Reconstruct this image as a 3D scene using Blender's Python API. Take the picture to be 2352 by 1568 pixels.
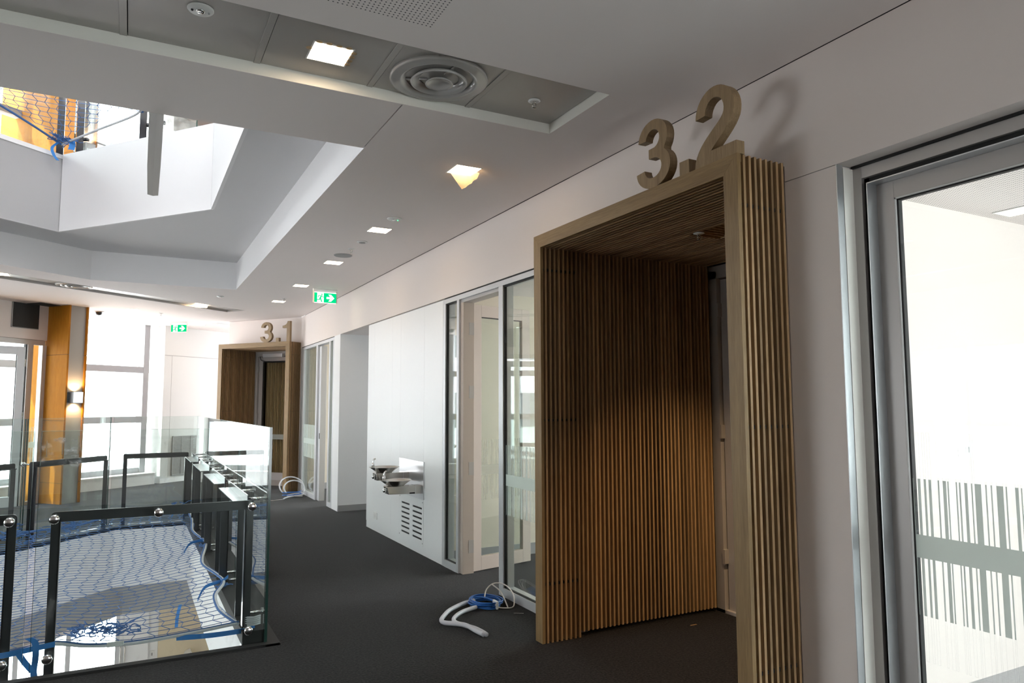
import bpy, bmesh, math, random
from mathutils import Matrix, Vector
random.seed(7)
for o in list(bpy.data.objects):
    bpy.data.objects.remove(o)
S = bpy.context.scene
COL = S.collection

# ------------------------------------------------------------------ camera, sky, sun, exposure
cd = bpy.data.cameras.new('camera')
cam = bpy.data.objects.new('camera', cd)
COL.objects.link(cam)
cd.sensor_width = 36.0
cd.lens = 25.171
cd.clip_start = 0.05
cd.clip_end = 300
R3 = ((0.88357287, -0.46828541, -0.00278571), (-0.03880902, -0.07915143, 0.99610688), (0.46668281, 0.8800249, 0.08810975))
cam.matrix_world = Matrix(((R3[0][0], R3[1][0], -R3[2][0], 0.0), (R3[0][1], R3[1][1], -R3[2][1], 0.0),
                           (R3[0][2], R3[1][2], -R3[2][2], 1.5), (0, 0, 0, 1)))
S.camera = cam
S.view_settings.view_transform = 'Standard'
S.view_settings.look = 'None'
S.view_settings.gamma = 1.0
S.view_settings.use_curve_mapping = False
S.view_settings.exposure = 0.44
SKY = 8.0
wd = bpy.data.worlds.new('sky')
S.world = wd
wd.use_nodes = True
wn = wd.node_tree.nodes
bgn = wn['Background']
bgn.inputs[0].default_value = (0.97, 0.98, 1.0, 1)
bgn.inputs[1].default_value = SKY
S.cycles.max_bounces = 10
S.cycles.diffuse_bounces = 6
S.cycles.glossy_bounces = 5
S.cycles.transparent_max_bounces = 32
S.cycles.caustics_reflective = False
S.cycles.caustics_refractive = False
S.cycles.sample_clamp_indirect = 6.0


def sun_lamp():
    d = bpy.data.lights.new('sun', 'SUN')
    d.energy = 8.0
    d.angle = 0.009
    d.color = (1.0, 0.95, 0.88)
    o = bpy.data.objects.new('sun', d)
    COL.objects.link(o)
    o.rotation_euler = Vector((0.75, 0.10, -0.65)).to_track_quat('-Z', 'Y').to_euler()


sun_lamp()


def day_portal(name, centre, facing, w, h):
    """daylight entry: a light portal in a window opening, so that the sky is sampled through it"""
    d = bpy.data.lights.new(name, 'AREA')
    d.shape = 'RECTANGLE'
    d.size, d.size_y = w, h
    d.cycles.is_portal = True
    o = bpy.data.objects.new(name, d)
    COL.objects.link(o)
    o.location = centre
    o.rotation_euler = Vector(facing).to_track_quat('-Z', 'Y').to_euler()


day_portal('daylight_roof', (0.6, 4.2, 7.52), (0, 0, -1), 4.0, 3.6)
day_portal('daylight_left', (-4.25, 7.15, 1.12), (1, 0, 0), 6.3, 2.25)
day_portal('daylight_back', (2.125, -3.1, 1.3), (0, 1, 0), 0.85, 2.4)
day_portal('daylight_near_room', (4.3, -3.05, 1.3), (0, 1, 0), 3.4, 2.4)
day_portal('daylight_left_upper', (-7.05, 9.5, 5.8), (1, 0, 0), 6, 3.0)
day_portal('daylight_lower', (-2.5, 12.42, -2.7), (0, -1, 0), 4.9, 3.0)
day_portal('daylight_far', (-3.36, 13.2, 1.55), (0.6, -0.8, 0), 9.1, 3.0)
day_portal('daylight_far_upper', (-3.36, 13.2, 5.8), (0.6, -0.8, 0), 9.1, 3.0)
day_portal('daylight_rooms', (6.05, 5.0, 1.3), (-1, 0, 0), 16, 2.6)

# ------------------------------------------------------------------ materials


def new_mat(name):
    m = bpy.data.materials.new(name)
    m.use_nodes = True
    nt = m.node_tree
    return m, nt, nt.nodes['Principled BSDF']


def plain(name, col, rough=0.5, metal=0.0, bump=0.0, scale=200.0, vary=0.0, spec=0.5, coat=0.0):
    m, nt, b = new_mat(name)
    b.inputs['Base Color'].default_value = (*col, 1)
    b.inputs['Roughness'].default_value = rough
    b.inputs['Metallic'].default_value = metal
    b.inputs['Specular IOR Level'].default_value = spec
    b.inputs['Coat Weight'].default_value = coat
    tc = nt.nodes.new('ShaderNodeTexCoord')
    nz = nt.nodes.new('ShaderNodeTexNoise')
    nz.inputs['Scale'].default_value = scale
    nz.inputs['Detail'].default_value = 3
    nt.links.new(tc.outputs['Object'], nz.inputs['Vector'])
    if vary:
        mx = nt.nodes.new('ShaderNodeMix')
        mx.data_type = 'RGBA'
        mx.inputs['A'].default_value = (*[c * (1 - vary) for c in col], 1)
        mx.inputs['B'].default_value = (*[min(1, c * (1 + vary)) for c in col], 1)
        nt.links.new(nz.outputs['Fac'], mx.inputs['Factor'])
        nt.links.new(mx.outputs['Result'], b.inputs['Base Color'])
    if bump:
        bp = nt.nodes.new('ShaderNodeBump')
        bp.inputs['Strength'].default_value = bump
        bp.inputs['Distance'].default_value = 0.002
        nt.links.new(nz.outputs['Fac'], bp.inputs['Height'])
        nt.links.new(bp.outputs['Normal'], b.inputs['Normal'])
    return m


def carpet_mat():
    m, nt, b = new_mat('carpet')
    tc = nt.nodes.new('ShaderNodeTexCoord')
    n1 = nt.nodes.new('ShaderNodeTexNoise')
    n1.inputs['Scale'].default_value = 75
    n1.inputs['Detail'].default_value = 4
    n1.inputs['Roughness'].default_value = 0.75
    n2 = nt.nodes.new('ShaderNodeTexNoise')
    n2.inputs['Scale'].default_value = 2.2
    n2.inputs['Detail'].default_value = 3
    for n in (n1, n2):
        nt.links.new(tc.outputs['Object'], n.inputs['Vector'])
    r1 = nt.nodes.new('ShaderNodeValToRGB')
    r1.color_ramp.elements[0].position = 0.42
    r1.color_ramp.elements[0].color = (0.0050, 0.0043, 0.0043, 1)
    r1.color_ramp.elements[1].position = 0.66
    r1.color_ramp.elements[1].color = (0.040, 0.036, 0.035, 1)
    nt.links.new(n1.outputs['Fac'], r1.inputs['Fac'])
    mx = nt.nodes.new('ShaderNodeMix')
    mx.data_type = 'RGBA'
    mx.blend_type = 'MULTIPLY'
    mx.inputs['Factor'].default_value = 0.35
    nt.links.new(r1.outputs['Color'], mx.inputs['A'])
    nt.links.new(n2.outputs['Fac'], mx.inputs['B'])
    nt.links.new(mx.outputs['Result'], b.inputs['Base Color'])
    b.inputs['Roughness'].default_value = 0.95
    b.inputs['Specular IOR Level'].default_value = 0.05
    b.inputs['Sheen Weight'].default_value = 0.16
    b.inputs['Sheen Roughness'].default_value = 0.3
    bp = nt.nodes.new('ShaderNodeBump')
    bp.inputs['Strength'].default_value = 0.7
    bp.inputs['Distance'].default_value = 0.004
    nt.links.new(n1.outputs['Fac'], bp.inputs['Height'])
    nt.links.new(bp.outputs['Normal'], b.inputs['Normal'])
    return m


def wood_mat(name, c0, c1, scale=(14, 14, 0.9), rough=0.5, rand=0.0, axis='Z', spec=0.5):
    m, nt, b = new_mat(name)
    tc = nt.nodes.new('ShaderNodeTexCoord')
    mp = nt.nodes.new('ShaderNodeMapping')
    sc = {'Z': scale, 'X': (scale[2], scale[1], scale[0]), 'Y': (scale[0], scale[2], scale[1])}[axis]
    mp.inputs['Scale'].default_value = sc
    nt.links.new(tc.outputs['Object'], mp.inputs['Vector'])
    oi = nt.nodes.new('ShaderNodeObjectInfo')
    mv = nt.nodes.new('ShaderNodeVectorMath')
    mv.operation = 'SCALE'
    mv.inputs[0].default_value = (7.1, 3.3, 5.7)
    nt.links.new(oi.outputs['Random'], mv.inputs['Scale'])
    ad = nt.nodes.new('ShaderNodeVectorMath')
    nt.links.new(mp.outputs['Vector'], ad.inputs[0])
    nt.links.new(mv.outputs['Vector'], ad.inputs[1])
    nz = nt.nodes.new('ShaderNodeTexNoise')
    nz.inputs['Scale'].default_value = 2.2
    nz.inputs['Detail'].default_value = 6
    nz.inputs['Roughness'].default_value = 0.62
    nz.inputs['Distortion'].default_value = 0.6
    nt.links.new(ad.outputs['Vector'], nz.inputs['Vector'])
    fine = nt.nodes.new('ShaderNodeTexNoise')
    fine.inputs['Scale'].default_value = 14
    fine.inputs['Detail'].default_value = 4
    nt.links.new(ad.outputs['Vector'], fine.inputs['Vector'])
    av = nt.nodes.new('ShaderNodeMix')
    av.data_type = 'FLOAT'
    av.inputs['Factor'].default_value = 0.45
    nt.links.new(nz.outputs['Fac'], av.inputs['A'])
    nt.links.new(fine.outputs['Fac'], av.inputs['B'])
    rp = nt.nodes.new('ShaderNodeValToRGB')
    rp.color_ramp.elements[0].position = 0.36
    rp.color_ramp.elements[0].color = (*c0, 1)
    rp.color_ramp.elements[1].position = 0.64
    rp.color_ramp.elements[1].color = (*c1, 1)
    nt.links.new(av.outputs['Result'], rp.inputs['Fac'])
    last = rp.outputs['Color']
    if rand:
        hs = nt.nodes.new('ShaderNodeHueSaturation')
        mr = nt.nodes.new('ShaderNodeMapRange')
        mr.inputs['To Min'].default_value = 1 - rand
        mr.inputs['To Max'].default_value = 1 + rand
        nt.links.new(oi.outputs['Random'], mr.inputs['Value'])
        nt.links.new(mr.outputs['Result'], hs.inputs['Value'])
        nt.links.new(last, hs.inputs['Color'])
        last = hs.outputs['Color']
    nt.links.new(last, b.inputs['Base Color'])
    b.inputs['Roughness'].default_value = rough
    b.inputs['Specular IOR Level'].default_value = spec
    bp = nt.nodes.new('ShaderNodeBump')
    bp.inputs['Strength'].default_value = 0.15
    bp.inputs['Distance'].default_value = 0.002
    nt.links.new(fine.outputs['Fac'], bp.inputs['Height'])
    nt.links.new(bp.outputs['Normal'], b.inputs['Normal'])
    return m


def glass_mat(name, tint, refl=1.0, dirt=0.0, dirt_scale=6.0):
    """thin architectural glass: transmission without bending, Fresnel reflection, optional dust"""
    m = bpy.data.materials.new(name)
    m.use_nodes = True
    nt = m.node_tree
    nt.nodes.clear()
    out = nt.nodes.new('ShaderNodeOutputMaterial')
    tr = nt.nodes.new('ShaderNodeBsdfTransparent')
    tr.inputs['Color'].default_value = (*tint, 1)
    gl = nt.nodes.new('ShaderNodeBsdfGlossy')
    gl.inputs['Roughness'].default_value = 0.0
    gl.inputs['Color'].default_value = (1, 1, 1, 1)
    fr = nt.nodes.new('ShaderNodeFresnel')
    fr.inputs['IOR'].default_value = 1.5
    gm = nt.nodes.new('ShaderNodeNewGeometry')
    # the back faces of the pane would see the inverse ratio; keep the outside ratio for both
    mv = nt.nodes.new('ShaderNodeMix')
    mv.data_type = 'FLOAT'
    mv.inputs['A'].default_value = 1.5
    mv.inputs['B'].default_value = 1.0 / 1.5
    nt.links.new(gm.outputs['Backfacing'], mv.inputs['Factor'])
    nt.links.new(mv.outputs['Result'], fr.inputs['IOR'])
    mu = nt.nodes.new('ShaderNodeMath')
    mu.operation = 'MULTIPLY'
    mu.inputs[1].default_value = refl
    nt.links.new(fr.outputs['Fac'], mu.inputs[0])
    mx = nt.nodes.new('ShaderNodeMixShader')
    nt.links.new(mu.outputs['Value'], mx.inputs['Fac'])
    nt.links.new(tr.outputs['BSDF'], mx.inputs[1])
    nt.links.new(gl.outputs['BSDF'], mx.inputs[2])
    last = mx.outputs['Shader']
    if dirt:
        tc = nt.nodes.new('ShaderNodeTexCoord')
        mp = nt.nodes.new('ShaderNodeMapping')
        mp.inputs['Scale'].default_value = (1.0, 1.0, 0.45)
        nt.links.new(tc.outputs['Object'], mp.inputs['Vector'])
        nz = nt.nodes.new('ShaderNodeTexNoise')
        nz.inputs['Scale'].default_value = dirt_scale
        nz.inputs['Detail'].default_value = 7
        nz.inputs['Roughness'].default_value = 0.7
        nt.links.new(mp.outputs['Vector'], nz.inputs['Vector'])
        rp = nt.nodes.new('ShaderNodeMapRange')
        rp.inputs['From Min'].default_value = 0.58
        rp.inputs['From Max'].default_value = 0.80
        rp.inputs['To Min'].default_value = 0.003
        rp.inputs['To Max'].default_value = dirt
        nt.links.new(nz.outputs['Fac'], rp.inputs['Value'])
        df = nt.nodes.new('ShaderNodeBsdfDiffuse')
        df.inputs['Color'].default_value = (0.8, 0.8, 0.8, 1)
        m2 = nt.nodes.new('ShaderNodeMixShader')
        nt.links.new(rp.outputs['Result'], m2.inputs['Fac'])
        nt.links.new(last, m2.inputs[1])
        nt.links.new(df.outputs['BSDF'], m2.inputs[2])
        last = m2.outputs['Shader']
    nt.links.new(last, out.inputs['Surface'])
    return m


def film_mat(name, alpha, col):
    m = bpy.data.materials.new(name)
    m.use_nodes = True
    nt = m.node_tree
    nt.nodes.clear()
    out = nt.nodes.new('ShaderNodeOutputMaterial')
    tr = nt.nodes.new('ShaderNodeBsdfTransparent')
    df = nt.nodes.new('ShaderNodeBsdfDiffuse')
    df.inputs['Color'].default_value = (*col, 1)
    tl = nt.nodes.new('ShaderNodeBsdfTranslucent')
    tl.inputs['Color'].default_value = (*col, 1)
    m1 = nt.nodes.new('ShaderNodeMixShader')
    m1.inputs['Fac'].default_value = 0.45
    nt.links.new(df.outputs['BSDF'], m1.inputs[1])
    nt.links.new(tl.outputs['BSDF'], m1.inputs[2])
    m2 = nt.nodes.new('ShaderNodeMixShader')
    m2.inputs['Fac'].default_value = alpha
    nt.links.new(tr.outputs['BSDF'], m2.inputs[1])
    nt.links.new(m1.outputs['Shader'], m2.inputs[2])
    nt.links.new(m2.outputs['Shader'], out.inputs['Surface'])
    return m


def emit_mat(name, col, strength):
    m = bpy.data.materials.new(name)
    m.use_nodes = True
    nt = m.node_tree
    nt.nodes.clear()
    out = nt.nodes.new('ShaderNodeOutputMaterial')
    em = nt.nodes.new('ShaderNodeEmission')
    em.inputs['Color'].default_value = (*col, 1)
    em.inputs['Strength'].default_value = strength
    nt.links.new(em.outputs['Emission'], out.inputs['Surface'])
    return m


def perforated_mat():
    """painted board with a punched grid of holes (fine relief)"""
    m, nt, b = new_mat('perforated_board')
    tc = nt.nodes.new('ShaderNodeTexCoord')
    mp = nt.nodes.new('ShaderNodeMapping')
    mp.inputs['Scale'].default_value = (1 / 0.0185, 1 / 0.0185, 1)
    nt.links.new(tc.outputs['Object'], mp.inputs['Vector'])
    fr = nt.nodes.new('ShaderNodeVectorMath')
    fr.operation = 'FRACTION'
    nt.links.new(mp.outputs['Vector'], fr.inputs[0])
    su = nt.nodes.new('ShaderNodeVectorMath')
    su.operation = 'SUBTRACT'
    su.inputs[1].default_value = (0.5, 0.5, 0)
    nt.links.new(fr.outputs['Vector'], su.inputs[0])
    mu = nt.nodes.new('ShaderNodeVectorMath')
    mu.operation = 'MULTIPLY'
    mu.inputs[1].default_value = (1, 1, 0)
    nt.links.new(su.outputs['Vector'], mu.inputs[0])
    le = nt.nodes.new('ShaderNodeVectorMath')
    le.operation = 'LENGTH'
    nt.links.new(mu.outputs['Vector'], le.inputs[0])
    lt = nt.nodes.new('ShaderNodeMath')
    lt.operation = 'LESS_THAN'
    lt.inputs[1].default_value = 0.19
    nt.links.new(le.outputs['Value'], lt.inputs[0])
    mx = nt.nodes.new('ShaderNodeMix')
    mx.data_type = 'RGBA'
    mx.inputs['A'].default_value = (0.87, 0.808, 0.785, 1)
    mx.inputs['B'].default_value = (0.10, 0.10, 0.10, 1)
    nt.links.new(lt.outputs['Value'], mx.inputs['Factor'])
    nt.links.new(mx.outputs['Result'], b.inputs['Base Color'])
    b.inputs['Roughness'].default_value = 0.8
    return m


WALL = plain('wall_paint', (0.82, 0.748, 0.712), 0.75, bump=0.05, scale=260)
CEIL = plain('ceiling_paint', (0.87, 0.808, 0.785), 0.85, bump=0.05, scale=200)
SOFFIT = plain('soffit_paint', (0.72, 0.72, 0.73), 0.85, bump=0.05, scale=200)
PANEL = plain('laminate_panel', (0.89, 0.895, 0.90), 0.32, spec=0.5, vary=0.01, scale=30)
FASCIA = plain('fascia_paint', (0.82, 0.82, 0.83), 0.7, bump=0.04, scale=150)
CREAM = plain('cream_paint', (0.74, 0.68, 0.57), 0.8, bump=0.04, scale=200)
BEIGE = plain('beige_laminate', (0.72, 0.62, 0.44), 0.6)
CARPET = carpet_mat()
OAK = wood_mat('oak_front', (0.200, 0.122, 0.048), (0.31, 0.20, 0.086), (11, 11, 0.8), 0.5, 0.04)
OAKH = wood_mat('oak_head', (0.200, 0.122, 0.048), (0.31, 0.20, 0.086), (11, 11, 0.8), 0.5, 0.04, 'X')
OAKS = wood_mat('oak_slat', (0.29, 0.178, 0.080), (0.48, 0.32, 0.17), (20, 20, 0.8), 0.5, 0.22)
OAKSX = wood_mat('oak_slat_ceiling', (0.29, 0.178, 0.080), (0.48, 0.32, 0.17), (20, 20, 0.8), 0.5, 0.22, 'X')
OAKN = wood_mat('oak_numeral', (0.225, 0.148, 0.075), (0.385, 0.265, 0.142), (16, 16, 0.9), 0.5, 0.03)
BACKING = plain('dark_backing', (0.035, 0.024, 0.016), 0.8)
ORANGE = wood_mat('amber_veneer', (0.34, 0.128, 0.010), (0.43, 0.175, 0.016), (6, 6, 0.6), 0.6, 0.02, 'Z', 0.12)
ALU = plain('anodised_aluminium', (0.62, 0.64, 0.66), 0.38, 0.85, vary=0.03, scale=60)
FRAMEP = plain('grey_frame_paint', (0.50, 0.475, 0.46), 0.42, 0.25)
MULL = plain('mullion_paint', (0.42, 0.43, 0.46), 0.5)
FRAMEW = plain('silver_frame_paint', (0.66, 0.67, 0.69), 0.38, 0.3)
DOORP = plain('taupe_door_paint', (0.55, 0.47, 0.41), 0.5)
STEEL = plain('brushed_steel', (0.60, 0.575, 0.54), 0.24, 1.0, vary=0.05, scale=90)
CHROME = plain('chrome', (0.80, 0.80, 0.80), 0.08, 1.0)
BLACK = plain('black_steel_paint', (0.016, 0.017, 0.020), 0.28, 0.0, spec=0.6, coat=0.3)
RUBBER = plain('black_rubber', (0.012, 0.012, 0.012), 0.7)
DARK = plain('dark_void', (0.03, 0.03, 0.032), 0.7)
GREYSK = plain('grey_skirting', (0.36, 0.36, 0.36), 0.55)
GREYTILE = plain('metal_ceiling_tile', (0.48, 0.46, 0.44), 0.38, 0.35)
DIFFUSER = plain('diffuser_enamel', (0.52, 0.505, 0.49), 0.22, 0.1, coat=0.3)
WHITEP = plain('white_plastic', (0.82, 0.82, 0.81), 0.4)
TRIMW = plain('white_corner_bead', (0.86, 0.84, 0.78), 0.5)
GLASS = glass_mat('clear_glass', (0.93, 0.965, 0.95))
GLASSD = glass_mat('dusty_balustrade_glass', (0.93, 0.965, 0.955), 1.0, 0.20, 9.0)
GLASSW = glass_mat('window_glass', (0.96, 0.98, 0.98), 0.6)
GEDGE = plain('glass_edge', (0.02, 0.06, 0.05), 0.15, spec=0.8)
GEDGET = plain('glass_top_edge', (0.42, 0.58, 0.52), 0.15, spec=0.8)
FILM = film_mat('frosted_film', 0.78, (0.66, 0.71, 0.68))
FILML = film_mat('film_residue', 0.10, (0.60, 0.62, 0.75))
NET = plain('blue_net_cord', (0.055, 0.145, 0.36), 0.75)
STRAP = plain('blue_webbing', (0.03, 0.22, 0.62), 0.6, bump=0.2, scale=400)
ROPE = plain('white_rope', (0.66, 0.67, 0.70), 0.8, bump=0.6, scale=160, vary=0.12)
CONDUIT = plain('white_conduit', (0.66, 0.67, 0.72), 0.4)
CABLEB = plain('blue_cable', (0.02, 0.14, 0.48), 0.4)
CABLEW = plain('white_cable', (0.72, 0.66, 0.62), 0.5)
TAPE = film_mat('grey_tape', 0.93, (0.56, 0.55, 0.54))
PAPER = film_mat('torn_cover_sheet', 0.80, (0.60, 0.50, 0.36))
LAMP = emit_mat('lamp_diffuser', (1.0, 0.76, 0.50), 22.0)
GREEN = emit_mat('sign_green', (0.0, 0.62, 0.22), 0.95)
SIGNW = emit_mat('sign_white', (0.96, 1.0, 0.97), 1.05)
SIGNR = plain('red_sign', (0.35, 0.02, 0.02), 0.5)
FACADE = plain('white_facade', (0.74, 0.74, 0.74), 0.8)
PERF = perforated_mat()
CONC = plain('pale_screed', (0.66, 0.655, 0.65), 0.5, vary=0.05, scale=6)
LED = emit_mat('green_led', (0.1, 0.9, 0.3), 2.0)

# ------------------------------------------------------------------ mesh helpers


class MB:
    def __init__(self):
        self.v, self.f, self.s = [], [], []

    def add(self, vs, fs, smooth=False):
        n = len(self.v)
        self.v += [tuple(p) for p in vs]
        self.f += [tuple(i + n for i in q) for q in fs]
        self.s += [smooth] * len(fs)
        return self

    def box(self, x0, x1, y0, y1, z0, z1):
        return self.add([(x0, y0, z0), (x1, y0, z0), (x1, y1, z0), (x0, y1, z0), (x0, y0, z1), (x1, y0, z1), (x1, y1, z1), (x0, y1, z1)],
                        [(0, 3, 2, 1), (4, 5, 6, 7), (0, 1, 5, 4), (1, 2, 6, 5), (2, 3, 7, 6), (3, 0, 4, 7)])

    def obox(self, p, e, a0, a1, b0, b1, z0, z1):
        """box in a frame turned about Z: p origin, e unit direction; a along e, b along e turned left"""
        n = (-e[1], e[0])
        P = lambda a, b, z: (p[0] + e[0] * a + n[0] * b, p[1] + e[1] * a + n[1] * b, z)
        return self.add([P(a0, b0, z0), P(a1, b0, z0), P(a1, b1, z0), P(a0, b1, z0), P(a0, b0, z1), P(a1, b0, z1), P(a1, b1, z1), P(a0, b1, z1)],
                        [(0, 3, 2, 1), (4, 5, 6, 7), (0, 1, 5, 4), (1, 2, 6, 5), (2, 3, 7, 6), (3, 0, 4, 7)])

    def prism(self, poly, c0, c1, f=lambda a, b, c: (a, b, c), caps=True):
        """poly (ccw in a,b) extruded from c0 to c1; f maps (a,b,c) to a point"""
        n = len(poly)
        vs = [f(a, b, c0) for a, b in poly] + [f(a, b, c1) for a, b in poly]
        fs = [(i, (i + 1) % n, n + (i + 1) % n, n + i) for i in range(n)]
        if caps:
            fs += [tuple(range(n - 1, -1, -1)), tuple(range(n, 2 * n))]
        return self.add(vs, fs)

    def tube(self, pts, r, n=6, cap=True, smooth=True):
        pts = [Vector(p) for p in pts]
        vs, fs = [], []
        prev = None
        for i, p in enumerate(pts):
            t = (pts[min(i + 1, len(pts) - 1)] - pts[max(i - 1, 0)])
            t = t.normalized() if t.length > 1e-9 else Vector((0, 0, 1))
            if prev is None:
                a = t.orthogonal().normalized()
            else:
                a = prev - t * prev.dot(t)
                a = a.normalized() if a.length > 1e-6 else t.orthogonal().normalized()
            prev = a
            b = t.cross(a)
            rr = r[i] if isinstance(r, (list, tuple)) else r
            vs += [p + (a * math.cos(2 * math.pi * k / n) + b * math.sin(2 * math.pi * k / n)) * rr for k in range(n)]
        for i in range(len(pts) - 1):
            for k in range(n):
                fs.append((i * n + k, i * n + (k + 1) % n, (i + 1) * n + (k + 1) % n, (i + 1) * n + k))
        if cap:
            fs += [tuple(range(n - 1, -1, -1)), tuple((len(pts) - 1) * n + k for k in range(n))]
        return self.add(vs, fs, smooth)

    def lathe(self, prof, c=(0, 0, 0), n=32, closed=False):
        """profile of (radius, z) turned about Z at c"""
        vs, fs = [], []
        for (r, z) in prof:
            vs += [(c[0] + r * math.cos(2 * math.pi * k / n), c[1] + r * math.sin(2 * math.pi * k / n), c[2] + z) for k in range(n)]
        m = len(prof)
        for i in range(m if closed else m - 1):
            j = (i + 1) % m
            for k in range(n):
                fs.append((i * n + k, i * n + (k + 1) % n, j * n + (k + 1) % n, j * n + k))
        return self.add(vs, fs, True)

    def build(self, name, mat, parent=None, local=False, bevel=0.0, seg=2):
        me = bpy.data.meshes.new(name)
        me.from_pydata(self.v, [], self.f)
        bm = bmesh.new()
        bm.from_mesh(me)
        bmesh.ops.recalc_face_normals(bm, faces=bm.faces)
        bm.to_mesh(me)
        bm.free()
        for p, s in zip(me.polygons, self.s):
            p.use_smooth = s
        me.materials.append(mat)
        o = bpy.data.objects.new(name, me)
        COL.objects.link(o)
        if parent is not None:
            o.parent = parent
            if not local:
                o.location = tuple(-c for c in world_loc(parent))
        if bevel:
            b = o.modifiers.new('bevel', 'BEVEL')
            b.width = bevel
            b.segments = seg
            b.limit_method = 'ANGLE'
            b.angle_limit = 0.6
        return o


def world_loc(o):
    v = Vector(o.location)
    while o.parent is not None:
        o = o.parent
        v += Vector(o.location)
    return v


def tag(o, label, cat, group=None, kind=None):
    o['label'] = label
    o['category'] = cat
    if group:
        o['group'] = group
    if kind:
        o['kind'] = kind
    return o


def thing(name, label, cat, loc=(0, 0, 0), rotz=0.0, group=None):
    o = bpy.data.objects.new(name, None)
    o.empty_display_size = 0.1
    COL.objects.link(o)
    o.location = loc
    o.rotation_euler = (0, 0, rotz)
    return tag(o, label, cat, group)


def struct(o, label=None):
    o['kind'] = 'structure'
    if label:
        o['label'] = label
    return o


def place(me_obj, parent, loc, rot=None):
    """another piece that shares me_obj's mesh"""
    o = me_obj.copy()
    COL.objects.link(o)
    o.parent = parent
    o.location = loc
    if rot:
        o.rotation_euler = rot
    return o


def copy_thing(root, loc, label, rotz=None, group=None):
    r = root.copy()
    COL.objects.link(r)
    r.location = loc
    if rotz is not None:
        r.rotation_euler = (0, 0, rotz)
    r['label'] = label
    if group:
        r['group'] = group
    for ch in list(root.children):
        c = ch.copy()
        COL.objects.link(c)
        c.parent = r
        for g in list(ch.children):
            d = g.copy()
            COL.objects.link(d)
            d.parent = c
    return r


# ------------------------------------------------------------------ sizes (metres)
WX = 2.64          # face of the right-hand wall
ZC = 3.077         # ceiling
Z1 = 3.447         # upper soffit round the void
ZU = 4.33          # upper floor
ZB = 2.527         # underside of the wall bulkhead
DG = (0.669, 0.743)        # diagonal of the void
DN = (-0.743, 0.669)

# ------------------------------------------------------------------ floors and slabs
far_poly = [(0.715, 10.264), (0.715, 16.28), (-9.0, 8.99), (-9.0, -3.0), (-2.6, -3.0), (-2.6, 7.48), (-0.119, 10.264)]


def floor_piece(z0, z1):
    m = MB()
    m.box(-2.6, 9.0, -3.0, 4.872, z0, z1)
    m.box(0.715, 9.0, 4.872, 19.0, z0, z1)
    m.prism(far_poly, z0, z1)
    return m


struct(floor_piece(-0.03, 0.0).build('floor', CARPET))
struct(MB().box(WX + 0.11, 6.0, -3.0, 2.384, 0.0, 0.004).build('floor.005', plain('room_carpet', (0.50, 0.51, 0.53), 0.9, vary=0.15, scale=90)))
struct(floor_piece(-0.72, -0.03).build('floor.001', FASCIA))
# upper floor: void with a pointed far edge
up_void = [(0.657, 3.6), (0.657, 7.575), (-0.774, 9.361), (-2.6, 7.75), (-2.6, 3.6)]
m = MB()
m.box(-9, 9, -3, 3.6, Z1, ZU - 0.05)
m.box(0.657, 9, 3.6, 19, Z1, ZU - 0.05)
m.prism([(0.657, 7.575), (0.657, 16.23), (-9, 8.99), (-9, 3.6), (-2.6, 3.6), (-2.6, 7.75), (-0.774, 9.361)], Z1, ZU - 0.05)
struct(m.build('floor.002', SOFFIT))
# white fascia boards that line the upper void and rise as a kerb
fas = MB()


def strip(poly, th, z0, z1, mat, name, parent=None, closed=False):
    m = MB()
    n = len(poly)
    for i in range(n if closed else n - 1):
        a, b = Vector(poly[i]), Vector(poly[(i + 1) % n])
        e = (b - a)
        L = e.length
        e = e / L
        m.obox(a, e, -th * 0.4, L + th * 0.4, 0.0, th, z0, z1)
    return m.build(name, mat, parent)


uf = struct(strip([(-2.6, 7.75), (-0.774, 9.361)], 0.03, Z1 - 0.002, ZU, FASCIA, 'trim_1'))
struct(strip([(-0.774, 9.361), (0.657, 7.575)], -0.03, Z1 - 0.002, ZU, FASCIA, 'trim_2'))
struct(strip([(0.657, 7.575), (0.657, 3.6)], -0.03, Z1 - 0.002, ZU, FASCIA, 'trim_3'))
m = MB()
e = Vector((1.826, 1.611)).normalized()
m.obox((-2.6, 7.75), e, 0.0, 2.43, -0.006, 0.0, ZU - 0.055, ZU - 0.049)
e2 = Vector((1.431, -1.786)).normalized()
m.obox((-0.774, 9.361), e2, 0.0, 2.28, -0.006, 0.0, ZU - 0.055, ZU - 0.049)
m.build('shadow_line', GREYSK, uf)
# floor of the level above and roof
m = MB()
m.box(-9, 9, -3, 3.6, ZU - 0.05, ZU - 0.04)
m.box(0.69, 9, 3.6, 19, ZU - 0.05, ZU - 0.04)
m.prism([(0.69, 7.6), (0.69, 16.26), (-9, 8.99), (-9, 3.6), (-2.63, 3.6), (-2.63, 7.77), (-0.774, 9.40)], ZU - 0.05, ZU - 0.04)
struct(m.build('floor.003', CARPET))
struct(MB().prism([(-9, -3), (-1.4, -3), (-1.4, 14.7), (-9, 8.99)], 7.4, 7.5).box(2.6, 9, -3, 19, 7.4, 7.5).box(-1.4, 2.6, -3, 2.4, 7.4, 7.5).prism([(-1.4, 6.0), (2.6, 6.0), (2.6, 17.7), (-1.4, 14.7)], 7.4, 7.5).build('ceiling', CEIL))
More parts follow.
